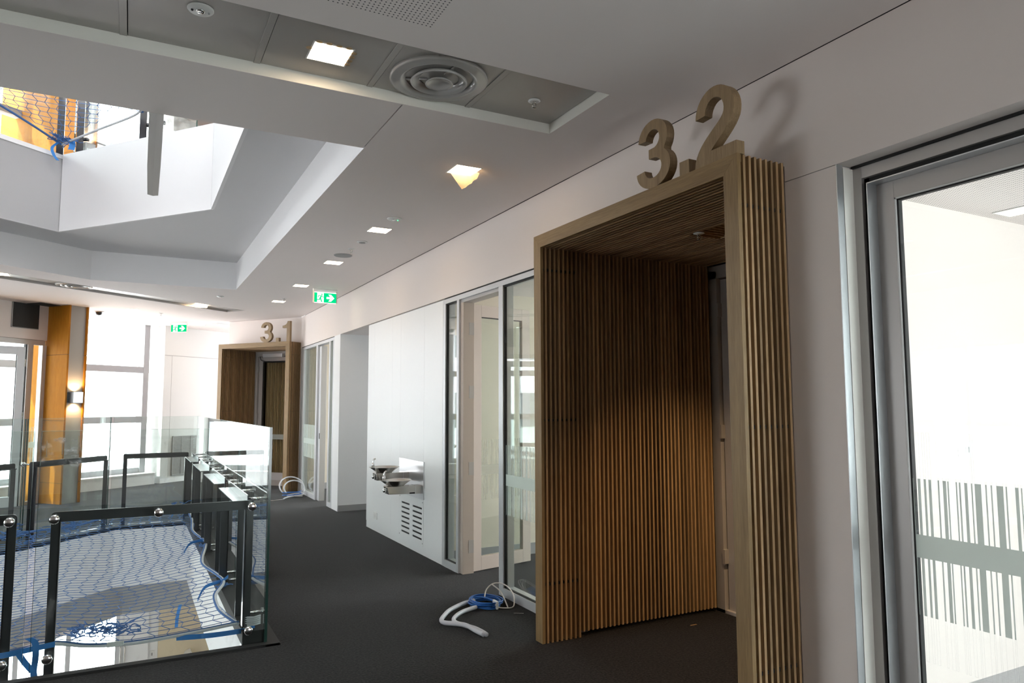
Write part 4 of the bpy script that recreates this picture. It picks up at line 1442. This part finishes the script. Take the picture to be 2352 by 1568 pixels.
# ------------------------------------------------------------------ level below: back wall, cupboards, beige wall, sign
m = MB().box(-9, 0.02, 12.3, 12.4, -4.3, -1.2)
m.box(0.49, 9, 12.32, 12.4, -4.3, -1.2)
wb = struct(MB().box(-0.02, 0.496, 12.34, 12.4, -4.3, -1.2).build('wall_lower.001', PANEL))
MB().box(0.496, 3.0, 12.28, 12.4, -4.3, -1.2).build('panel', BEIGE, wb)
cup = thing('tall_cupboard', 'white tall cupboard with bar handles on the level below', 'cupboard', (0.03, 12.3, -4.3))
MB().box(-0.020, 0.365, 12.31, 12.338, -4.3, -1.2).build('carcass', PANEL, cup)
for a, b, hx in ((-0.018, 0.028, 0.004), (0.034, 0.361, 0.058)):
    d = MB().box(a, b, 12.285, 12.308, -4.2, -1.25).build('door', PANEL, cup, bevel=0.002)
    MB().tube([(hx, 12.285, -2.42), (hx, 12.245, -2.42), (hx, 12.245, -2.02), (hx, 12.285, -2.02)], 0.008, 8).build('handle', STEEL, d)
sg = thing('projecting_sign', 'small red and white triangular sign projecting from the beige wall below', 'sign', (0.90, 12.28, -2.25))
MB().prism([(0.0, 0.0), (0.16, 0.02), (0.12, 0.12), (0.06, 0.10)], 12.10, 12.278, lambda a, b, c: (0.82 + a, c, -2.30 + b)).build('plate', WHITEP, sg)
MB().prism([(0.09, 0.01), (0.155, 0.025), (0.115, 0.11)], 12.094, 12.10, lambda a, b, c: (0.82 + a, c, -2.30 + b)).build('face', SIGNR, sg)
sw = thing('wall_switch', 'white switch plate beside the cupboard on the level below', 'switch', (0.43, 12.33, -2.22))
MB().box(0.385, 0.455, 12.325, 12.34, -2.25, -2.15).build('plate', WHITEP, sw, bevel=0.003)
MB().box(0.41, 0.43, 12.320, 12.325, -2.22, -2.18).build('rocker', GREYSK, sw)

# ------------------------------------------------------------------ drinking fountains, vent panel, outlet
fp = thing('drinking_fountain', 'twin level stainless drinking fountain on the white wall panels', 'fountain', (WX, 7.2, 0.55))
MB().box(WX - 0.010, WX - 0.0005, 6.872, 7.618, 0.551, 0.927).build('wall_plate', plain('satin_plate', (0.84, 0.84, 0.86), 0.30, 0.9), fp, bevel=0.001)


def bowl(y, zr):
    cx = 2.372
    prof = [(0.006, -0.046), (0.060, -0.044), (0.100, -0.030), (0.140, -0.008), (0.153, 0.0), (0.157, 0.001), (0.157, -0.003), (0.150, -0.006), (0.103, -0.040), (0.078, -0.060), (0.070, -0.062), (0.006, -0.062)]
    b = MB().lathe(prof, (cx, y, zr), 40).build('bowl', STEEL, fp)
    MB().lathe([(0.0, -0.0455), (0.02, -0.0455), (0.02, -0.043), (0.0, -0.043)], (cx, y, zr), 16).build('drain', CHROME, b)
    a = zr - 0.058
    f = lambda p, q, c: (p, c, q)
    m = MB().prism([(2.280, a - 0.078), (WX - 0.010, a - 0.088), (WX - 0.010, a - 0.004), (2.262, a)], y - 0.055, y + 0.055, f)
    arm = m.build('arm', STEEL, fp, bevel=0.006, seg=3)
    MB().box(2.560, 2.566, y - 0.0565, y + 0.0565, a - 0.085, a - 0.002).build('joint', CHROME, arm)
    MB().box(2.50, 2.555, y - 0.057, y - 0.050, a - 0.083, a - 0.070).build('slot', RUBBER, arm)
    m = MB().tube([(2.272, y, a - 0.042), (2.246, y, a - 0.042), (2.242, y, a - 0.042)], [0.019, 0.019, 0.012], 16)
    m.build('push_button', CHROME, arm)
    m = MB().tube([(2.268, y, a - 0.042), (2.262, y, a - 0.042)], 0.025, 16)
    m.build('button_collar', WHITEP, arm)
    sp = MB().tube([(2.250, y, zr - 0.004), (2.250, y, zr + 0.028), (2.251, y, zr + 0.045)], [0.016, 0.016, 0.011], 14)
    sp.tube(smooth_path([(2.251, y, zr + 0.040), (2.252, y, zr + 0.064), (2.262, y, zr + 0.082), (2.276, y, zr + 0.086)], 4), 0.009, 10)
    sp.build('spout', CHROME, fp)


bowl(7.34, 0.858)
bowl(6.97, 0.756)
vp = thing('louvre_panel', 'white access panel with two columns of dark slots below the fountain', 'vent', (WX, 7.25, 0.1))
MB().box(WX - 0.004, WX - 0.0005, 6.885, 7.612, 0.085, 0.545).build('plate', PANEL, vp, bevel=0.001)
for c0, c1 in ((7.290, 7.546), (6.926, 7.200)):
    for k in range(7):
        z = 0.146 + k * 0.0505
        MB().box(WX - 0.0048, WX - 0.0035, c0, c1, z, z + 0.017).build('slot', RUBBER, vp)
        MB().box(WX - 0.0056, WX - 0.0035, c1 - 0.022, c1, z, z + 0.017).build('slot_end', ALU, vp)
for y in (6.905, 7.595):
    for z in (0.115, 0.520):
        MB().tube([(WX - 0.006, y, z), (WX - 0.003, y, z)], 0.006, 8).build('screw', GREYSK, vp)
ol = thing('power_outlet', 'small white outlet low on the white panel wall near the alcove', 'outlet', (WX, 8.47, 0.15))
MB().box(WX - 0.012, WX - 0.0005, 8.405, 8.535, 0.145, 0.222).build('plate', WHITEP, ol, bevel=0.003)
MB().box(WX - 0.016, WX - 0.012, 8.46, 8.49, 0.165, 0.20).build('rocker', WHITEP, ol)

# ------------------------------------------------------------------ cables on the carpet
cc = thing('cable_coil', 'white conduit ends with a coiled blue cable on the carpet by the near portal', 'cable', (2.2, 4.8, 0))
c1 = [(2.355, 5.06, 0.026), (2.26, 5.045, 0.020), (2.114, 4.953, 0.016), (2.014, 4.835, 0.016), (1.958, 4.747, 0.016), (1.955, 4.681, 0.016), (2.006, 4.622, 0.018), (2.054, 4.545, 0.020), (2.067, 4.43, 0.017), (2.082, 4.329, 0.015)]
c2 = [(2.300, 4.91, 0.020), (2.187, 4.876, 0.015), (2.104, 4.81, 0.015), (2.041, 4.727, 0.015), (2.025, 4.647, 0.015), (2.050, 4.57, 0.015), (2.085, 4.477, 0.015), (2.096, 4.40, 0.015), (2.100, 4.324, 0.013)]
MB().tube(smooth_path(c1, 5), 0.0155, 12).build('conduit', CONDUIT, cc)
MB().tube(smooth_path(c2, 5), 0.0150, 12).build('conduit', CONDUIT, cc)
rnd = random.Random(3)
m = MB()
for k in range(13):
    ph = rnd.uniform(0, 6.28)
    rx, ry = 0.115 + rnd.uniform(-0.022, 0.015), 0.125 + rnd.uniform(-0.022, 0.015)
    cx, cy = 2.408 + rnd.uniform(-0.012, 0.012), 4.985 + rnd.uniform(-0.012, 0.012)
    h = 0.006 + 0.0035 * k
    m.tube([(cx + rx * math.cos(ph + a * 0.2618), cy + ry * math.sin(ph + a * 0.2618), h + 0.003 * math.sin(2 * (ph + a * 0.26) + k)) for a in range(25)], 0.0042, 6, cap=False)
m.tube(smooth_path([(2.345, 5.06, 0.045), (2.38, 5.03, 0.060), (2.42, 4.94, 0.058), (2.44, 4.88, 0.05)], 5), 0.0042, 6)
m.build('blue_cable', CABLEB, cc)
MB().box(2.43, 2.447, 4.835, 4.905, 0.002, 0.060).build('tie_tape', WHITEP, cc, bevel=0.004)
t1 = [(2.42, 5.02, 0.045), (2.47, 5.09, 0.085), (2.53, 5.10, 0.120), (2.585, 5.06, 0.125), (2.61, 4.98, 0.105), (2.605, 4.90, 0.070), (2.585, 4.85, 0.035), (2.55, 4.81, 0.010), (2.49, 4.83, 0.008), (2.45, 4.86, 0.012)]
MB().tube(smooth_path(t1, 5), 0.0050, 8).build('white_cable', CABLEW, cc)
MB().tube(smooth_path([(2.52, 5.10, 0.118), (2.56, 5.03, 0.075), (2.545, 4.92, 0.03), (2.52, 4.83, 0.010)], 5), 0.0050, 8).build('white_cable', CABLEW, cc)
MB().tube([(2.50, 4.70, 0.003), (2.56, 4.66, 0.003)], 0.0012, 5).build('wire_offcut', CABLEW, cc)

ck = thing('cable_coil', 'looped white conduit standing on the carpet beside the far portal', 'cable', (2.40, 12.3, 0))


def loop(cx, cy, rx, rz, tilt, a0, a1, r, z0):
    P = []
    for k in range(25):
        a = math.radians(a0 + (a1 - a0) * k / 24)
        P.append((cx + rx * math.cos(a), cy + tilt * math.sin(a), z0 + rz * (1 + math.sin(a))))
    return P


MB().tube(loop(2.42, 12.42, 0.195, 0.140, 0.16, 215, -35, 0.013, 0.018), 0.012, 8).build('conduit', CONDUIT, ck)
MB().tube(loop(2.45, 12.36, 0.165, 0.115, 0.10, 215, -35, 0.013, 0.018), 0.012, 8).build('conduit', CONDUIT, ck)
MB().tube(smooth_path([(2.21, 11.98, 0.014), (2.27, 12.10, 0.016), (2.40, 12.20, 0.02), (2.56, 12.25, 0.03), (2.59, 12.36, 0.04), (2.45, 12.42, 0.03), (2.33, 12.32, 0.02), (2.42, 12.20, 0.02), (2.55, 12.18, 0.015)], 5), 0.011, 8).build('conduit', CONDUIT, ck)
MB().tube([(2.40 + 0.15 * math.cos(a * 0.3), 12.30 + 0.13 * math.sin(a * 0.3), 0.012 + 0.002 * a) for a in range(42)], 0.006, 6).build('blue_cable', CABLEB, ck)
MB().tube([(1.55, 11.95, 0.006), (1.8, 11.93, 0.006), (2.05, 11.93, 0.006), (2.2, 11.97, 0.008)], 0.004, 6).build('white_cable', CABLEW, ck)
sv = tag(MB().box(3.42, 3.475, 3.866, 3.874, 0.001, 0.004).build('timber_offcut', OAKS), 'tiny sliver of pale timber on the carpet inside the near portal', 'offcut')

# ------------------------------------------------------------------ ceiling fittings


def lamp_at(loc, label, strength=1.0, group='square recessed ceiling lamps'):
    return copy_thing(DL, loc, label, 0.0, group)


DL = thing('ceiling_lamp', 'square recessed lamp in the ceiling, second along the corridor from the camera', 'ceiling lamp', (1.923, 6.18, ZC), 0.0, 'square recessed ceiling lamps')
m = MB()
m.box(-0.094, 0.094, 0.087, 0.094, -0.003, -0.0005).box(-0.094, 0.094, -0.094, -0.087, -0.003, -0.0005).box(-0.094, -0.087, -0.087, 0.087, -0.003, -0.0005).box(0.087, 0.094, -0.087, 0.087, -0.003, -0.0005)
m.build('trim_ring', WHITEP, DL, True)
MB().box(-0.087, 0.087, -0.087, 0.087, -0.0018, -0.0006).build('diffuser', LAMP, DL, True)
names = {4.31: 'the nearest, with a torn sheet hanging below', 7.85: 'third along the corridor from the camera', 9.58: 'fourth along the corridor, beside the exit sign', 11.20: 'last along the corridor before the far portal'}
for y, s in names.items():
    lamp_at((1.923, y, ZC), 'square corridor ceiling lamp, ' + s)
lamp_at((0.757, 3.235, ZC + 0.058), 'square lamp in the metal tile of the near ceiling slot')
sl_a = sl(1.45, 0.20)
lamp_at((0.93, 12.36, ZC), 'square lamp in the ceiling between the far slot and the far portal')
lamp_at((-1.447, 10.35, ZC), 'square lamp at the left edge of the photo by the far slot')
lamp_at((-0.042, 13.257, ZC), 'square lamp near the far window and camera dome')
lamp_at((1.132, 15.108, ZC), 'square lamp near the far pale wall beside the exit sign')
# scalloped clear cover over the near slot lamp
tc_ = thing('lamp_cover', 'clear scalloped plastic cover around the near slot lamp', 'cover', (0.757, 3.235, ZC + 0.05))
m = MB()
for k in range(4):
    m.lathe([(0.0, 0.0), (0.014, 0.0), (0.014, 0.001), (0.0, 0.001)], (0.757 + 0.098, 3.235 - 0.06 + 0.04 * k, ZC + 0.0535), 12)
    m.lathe([(0.0, 0.0), (0.014, 0.0), (0.014, 0.001), (0.0, 0.001)], (0.757 - 0.07 + 0.045 * k, 3.235 - 0.097, ZC + 0.0535), 12)
m.lathe([(0.0, 0.0), (0.014, 0.0), (0.014, 0.001), (0.0, 0.001)], (0.757 - 0.10, 3.235 - 0.02, ZC + 0.0535), 12)
m.build('scallop', PAPER, tc_)
# torn sheet hanging from the corridor's nearest lamp
ts = thing('cover_sheet', 'torn translucent sheet dangling below the nearest corridor lamp', 'sheet', (1.95, 4.30, ZC))
P0 = [(1.86, 4.29), (2.03, 4.23), (2.10, 4.30)]
vs = [(1.848, 4.375, ZC - 0.005), (1.905, 4.233, ZC - 0.005), (2.005, 4.240, ZC - 0.030), (2.010, 4.290, ZC - 0.052), (1.985, 4.300, ZC - 0.068), (1.990, 4.330, ZC - 0.075),
      (1.965, 4.345, ZC - 0.090), (1.970, 4.375, ZC - 0.092), (1.945, 4.395, ZC - 0.105), (1.90, 4.392, ZC - 0.055)]
m = MB().add(vs + [(x, y, z - 0.0006) for x, y, z in vs], [tuple(range(10)), tuple(range(19, 9, -1))] + [(i, (i + 1) % 10, 10 + (i + 1) % 10, 10 + i) for i in range(10)])
m.build('sheet', PAPER, ts)

# warm lamp inside the near portal's soffit
rl = thing('recessed_spotlight', 'recessed warm spotlight in the slatted soffit of the near portal', 'ceiling lamp', (3.34, 2.95, 2.555))
MB().tube([(3.34, 2.95, 2.575), (3.34, 2.95, 2.548)], 0.045, 20).build('bezel', FRAMEP, rl)
MB().tube([(3.34, 2.95, 2.549), (3.34, 2.95, 2.546)], 0.034, 20).build('lens', emit_mat('spot_lens', (1.0, 0.75, 0.45), 6.0), rl)
d = bpy.data.lights.new('portal_spot', 'SPOT')
d.energy = 165.0
d.color = (1.0, 0.68, 0.37)
d.spot_size = math.radians(92)
d.spot_blend = 1.0
d.shadow_soft_size = 0.03
o = bpy.data.objects.new('portal_spot', d)
COL.objects.link(o)
o.location = (3.34, 2.95, 2.535)
o.rotation_euler = Vector((0.0, 0.10, -1)).to_track_quat('-Z', 'Y').to_euler()

# air diffusers


def diffuser(loc, label):
    t = thing('air_diffuser', label, 'diffuser', loc, 0.0)
    MB().lathe([(0.245, 0.0), (0.246, -0.006), (0.236, -0.010), (0.205, -0.006), (0.196, -0.014), (0.186, -0.010), (0.168, 0.0), (0.168, 0.012), (0.246, 0.012)], (0, 0, 0), 56, True).build('outer_ring', DIFFUSER, t, True)
    MB().lathe([(0.142, -0.018), (0.144, -0.014), (0.125, 0.004), (0.100, 0.008), (0.098, 0.004), (0.122, -0.006), (0.136, -0.020)], (0, 0, 0), 56, True).build('middle_ring', DIFFUSER, t, True)
    MB().lathe([(0.0, -0.004), (0.03, -0.006), (0.060, -0.020), (0.069, -0.026), (0.071, -0.022), (0.055, -0.008), (0.02, 0.004), (0.0, 0.004)], (0, 0, 0), 48, False).build('centre_cone', DIFFUSER, t, True)
    MB().lathe([(0.0, 0.012), (0.170, 0.012), (0.170, 0.010), (0.0, 0.010)], (0, 0, 0), 32).build('neck', plain('diffuser_dark', (0.10, 0.10, 0.10), 0.5), t, True)
    for a in (0.6, 2.7, 4.8):
        MB().obox((0, 0), (math.cos(a), math.sin(a)), 0.06, 0.17, -0.004, 0.004, 0.002, 0.009).build('bracket', DIFFUSER, t, True)
    return t


diffuser((1.305, 3.235, ZC + 0.050), 'round concentric air diffuser in the near ceiling slot')
q = sl(-0.05, 0.21)
diffuser((q[0], q[1], ZC + 0.022), 'round concentric air diffuser in the far slanted ceiling slot')


def sprinkler(loc, label):
    t = thing('sprinkler', label, 'sprinkler', loc, 0.0, 'fire sprinklers')
    MB().lathe([(0.0, 0.0), (0.032, 0.0), (0.034, -0.004), (0.022, -0.008), (0.0, -0.008)], (0, 0, 0), 24).build('rosette', WHITEP, t, True)
    m = MB().tube([(0, 0, -0.006), (0, 0, -0.016)], 0.010, 10).tube([(0.009, 0, -0.014), (0.011, 0, -0.03), (0.003, 0, -0.042)], 0.0028, 6).tube([(-0.009, 0, -0.014), (-0.011, 0, -0.03), (-0.003, 0, -0.042)], 0.0028, 6)
    m.build('body', STEEL, t, True)
    MB().lathe([(0.0, -0.041), (0.013, -0.042), (0.013, -0.044), (0.0, -0.044)], (0, 0, 0), 16).build('deflector', STEEL, t, True)
    return t


sp0 = sprinkler((1.859, 3.242, ZC + 0.058), 'fire sprinkler in the last tile of the near ceiling slot')
copy_thing(sp0, (1.908, 7.06, ZC), 'fire sprinkler on the corridor ceiling by the round speaker')
copy_thing(sp0, (1.941, 10.843, ZC), 'fire sprinkler on the corridor ceiling by the last lamp')
copy_thing(sp0, (0.393, 13.542, ZC), 'fire sprinkler on the ceiling near the far window')
copy_thing(sp0, (3.004, 3.241, 2.535), 'fire sprinkler in the slatted soffit of the near portal')


def disc(loc, r, name, label, cat, mat, parts):
    t = thing(name, label, cat, loc)
    MB().lathe([(0.0, -0.0005), (r, -0.0005), (r, -0.004), (r * 0.92, -0.009), (0.0, -0.010)], (0, 0, 0), 32).build('cover', mat, t, True)
    for nm, mt, x, rr in parts:
        MB().lathe([(0.0, -0.010), (rr, -0.010), (rr, -0.014), (rr * 0.7, -0.016), (0.0, -0.016)], (x, 0, 0), 16).build(nm, mt, t, True)
    return t


disc((0.191, 3.101, ZC + 0.058), 0.052, 'emergency_light', 'round white emergency light in a tile of the near ceiling slot', 'emergency light', WHITEP, [('lens', CHROME, 0.0, 0.018), ('button', RUBBER, -0.032, 0.005), ('button', GREYSK, 0.032, 0.004)])
disc((1.915, 5.735, ZC), 0.062, 'emergency_light', 'round white emergency light beside the second corridor lamp', 'emergency light', WHITEP, [('lens', CHROME, -0.01, 0.014), ('indicator', LED, 0.03, 0.005)])
disc((1.917, 6.706, ZC), 0.050, 'smoke_detector', 'white smoke detector between the second and third corridor lamps', 'smoke detector', WHITEP, [('sensor', GREYSK, 0.0, 0.03)])
disc((1.08, 11.04, ZC), 0.050, 'smoke_detector', 'white smoke detector on the ceiling at the far end of the void', 'smoke detector', WHITEP, [('sensor', CHROME, 0.0, 0.03)])
disc((1.916, 7.413, ZC), 0.095, 'ceiling_speaker', 'round flush grey ceiling speaker by the third corridor lamp', 'speaker', plain('speaker_mesh', (0.38, 0.38, 0.38), 0.7), [])
dc = thing('security_camera', 'white dome camera with dark lens on the ceiling near the far window', 'security camera', (-0.538, 13.753, ZC))
MB().lathe([(0.0, -0.0005), (0.08, -0.0005), (0.08, -0.010), (0.0, -0.012)], (0, 0, 0), 28).build('base', WHITEP, dc, True)
MB().lathe([(0.055, -0.010), (0.054, -0.030), (0.046, -0.050), (0.028, -0.064), (0.0, -0.070)], (0, 0, 0), 24).build('dome', BLACK, dc, True)


# exit signs
def exit_sign(label, loc, rotz):
    t = thing('exit_sign', label, 'exit sign', loc, rotz)
    MB().box(-0.165, 0.165, -0.016, 0.016, -0.030, -0.0005).build('mount', WHITEP, t, True, 0.002)
    MB().box(-0.163, -0.150, -0.010, 0.010, -0.195, -0.030).box(0.150, 0.163, -0.010, 0.010, -0.195, -0.030).build('bracket', plain('sign_bracket', (0.66, 0.58, 0.50), 0.4), t, True)
    b = MB().box(-0.150, 0.150, -0.011, 0.011, -0.195, -0.045).build('panel', SIGNW, t, True)
    f = lambda a, b, c: (a, c, b)
    MB().prism([(-0.150, -0.188), (0.150, -0.188), (0.150, -0.058), (-0.150, -0.058)], -0.0125, -0.011, f).build('green_field', GREEN, t, True)
    MB().prism([(-0.112, -0.188), (-0.022, -0.188), (-0.022, -0.058), (-0.112, -0.058)], -0.0135, -0.0125, f).build('white_doorway', SIGNW, t, True)
    ar = [(0.015, -0.138), (0.015, -0.108), (0.065, -0.108), (0.040, -0.075), (0.078, -0.075), (0.124, -0.123), (0.078, -0.171), (0.040, -0.171), (0.065, -0.138)]
    MB().prism(ar, -0.0135, -0.0125, f).build('arrow', SIGNW, t, True)
    m = MB()
    m.prism([(-0.049 + 0.009 * math.cos(k * 0.524), -0.079 + 0.009 * math.sin(k * 0.524)) for k in range(12)], -0.0145, -0.0135, f)
    limbs = [[(-0.058, -0.092), (-0.044, -0.096), (-0.064, -0.134), (-0.080, -0.128)],
             [(-0.060, -0.092), (-0.062, -0.101), (-0.086, -0.100), (-0.096, -0.120), (-0.104, -0.116), (-0.092, -0.092)],
             [(-0.052, -0.096), (-0.044, -0.094), (-0.032, -0.110), (-0.018, -0.110), (-0.018, -0.117), (-0.037, -0.118)],
             [(-0.080, -0.128), (-0.066, -0.134), (-0.074, -0.156), (-0.114, -0.158), (-0.116, -0.148), (-0.084, -0.147)],
             [(-0.074, -0.128), (-0.062, -0.126), (-0.052, -0.152), (-0.042, -0.178), (-0.054, -0.184), (-0.058, -0.178), (-0.066, -0.154)],
             [(-0.114, -0.188), (-0.114, -0.150), (-0.124, -0.160), (-0.130, -0.188)]]
    for lb in limbs:
        m.prism(lb, -0.0145, -0.0135, f)
    m.build('running_figure', GREEN, t, True)
    return t


exit_sign('green running man exit sign with arrow hanging over the near corridor', (2.275, 9.71, ZC), 0.05)
exit_sign('green running man exit sign with arrow in front of the far pale wall', (0.745, 14.81, ZC), math.atan2(-0.26, 0.20) * 0.62)

# grey tape strip hanging from the ceiling edge
tp = thing('tape_strip', 'strip of grey tape hanging from the ceiling edge in front of the void', 'tape', (0.06, 4.205, ZC))
tpath = [(0.060, 4.2175, ZC + 0.05), (0.0605, 4.2185, ZC - 0.02), (0.0600, 4.212, ZC - 0.15), (0.0585, 4.205, ZC - 0.30), (0.0590, 4.203, ZC - 0.455)]
vs, fs = [], []
wid = [0.036, 0.036, 0.034, 0.032, 0.026]
for (x, y, z), w in zip(tpath, wid):
    vs += [(x - w, y, z), (x, y - 0.003, z - (0.006 if w == 0.026 else 0)), (x + w, y, z)]
for i in range(len(tpath) - 1):
    for k in range(2):
        fs.append((i * 3 + k, i * 3 + k + 1, i * 3 + k + 4, i * 3 + k + 3))
n = len(vs)
vs += [(x, y + 0.0006, z) for x, y, z in vs]
fs += [tuple(i + n for i in reversed(q)) for q in fs]
MB().add(vs, fs).build('strip', TAPE, tp)

# lamp and thermostat in the bright near room
rlp = thing('ceiling_lamp', 'square lamp in the bright room behind the near glass door', 'ceiling lamp', (4.49, 2.22, 2.609), 0.0, 'square recessed ceiling lamps')
MB().box(-0.09, 0.09, -0.09, 0.09, -0.004, -0.001).build('trim_ring', WHITEP, rlp, True)
MB().box(-0.08, 0.08, -0.08, 0.08, -0.006, -0.004).build('diffuser', emit_mat('dim_lamp', (1.0, 0.93, 0.84), 1.1), rlp, True)
ts_ = thing('room_sensor', 'small white thermostat plate on the bright wall behind the glass door', 'thermostat', (4.10, 2.383, 1.25))
MB().box(4.06, 4.17, 2.365, 2.3835, 1.20, 1.29).build('plate', WHITEP, ts_, bevel=0.004)
MB().box(4.10, 4.13, 2.360, 2.365, 1.23, 1.26).build('dial', GREYSK, ts_)

# ------------------------------------------------------------------ outside: pale office block
bd = thing('street_building', 'pale office block across the street beyond the windows', 'building', (-17, 32, -8))
MB().box(-32, -5.0, 32, 44, -8, 14).build('wall', FACADE, bd)
w0 = MB().box(0, 1.5, -0.05, 0.0, 0, 1.7).build('window', plain('far_window', (0.10, 0.12, 0.14), 0.2), bd, True)
w0.location = (-31 + 17, -0.001, 6 + 1.0)
for i in range(12):
    for j in range(5):
        if i or j:
            place(w0, bd, (-31 + 17 + i * 2.2, -0.001, 1.6 + j * 3.4))
w0.location = (-31 + 17, -0.001, 1.6)
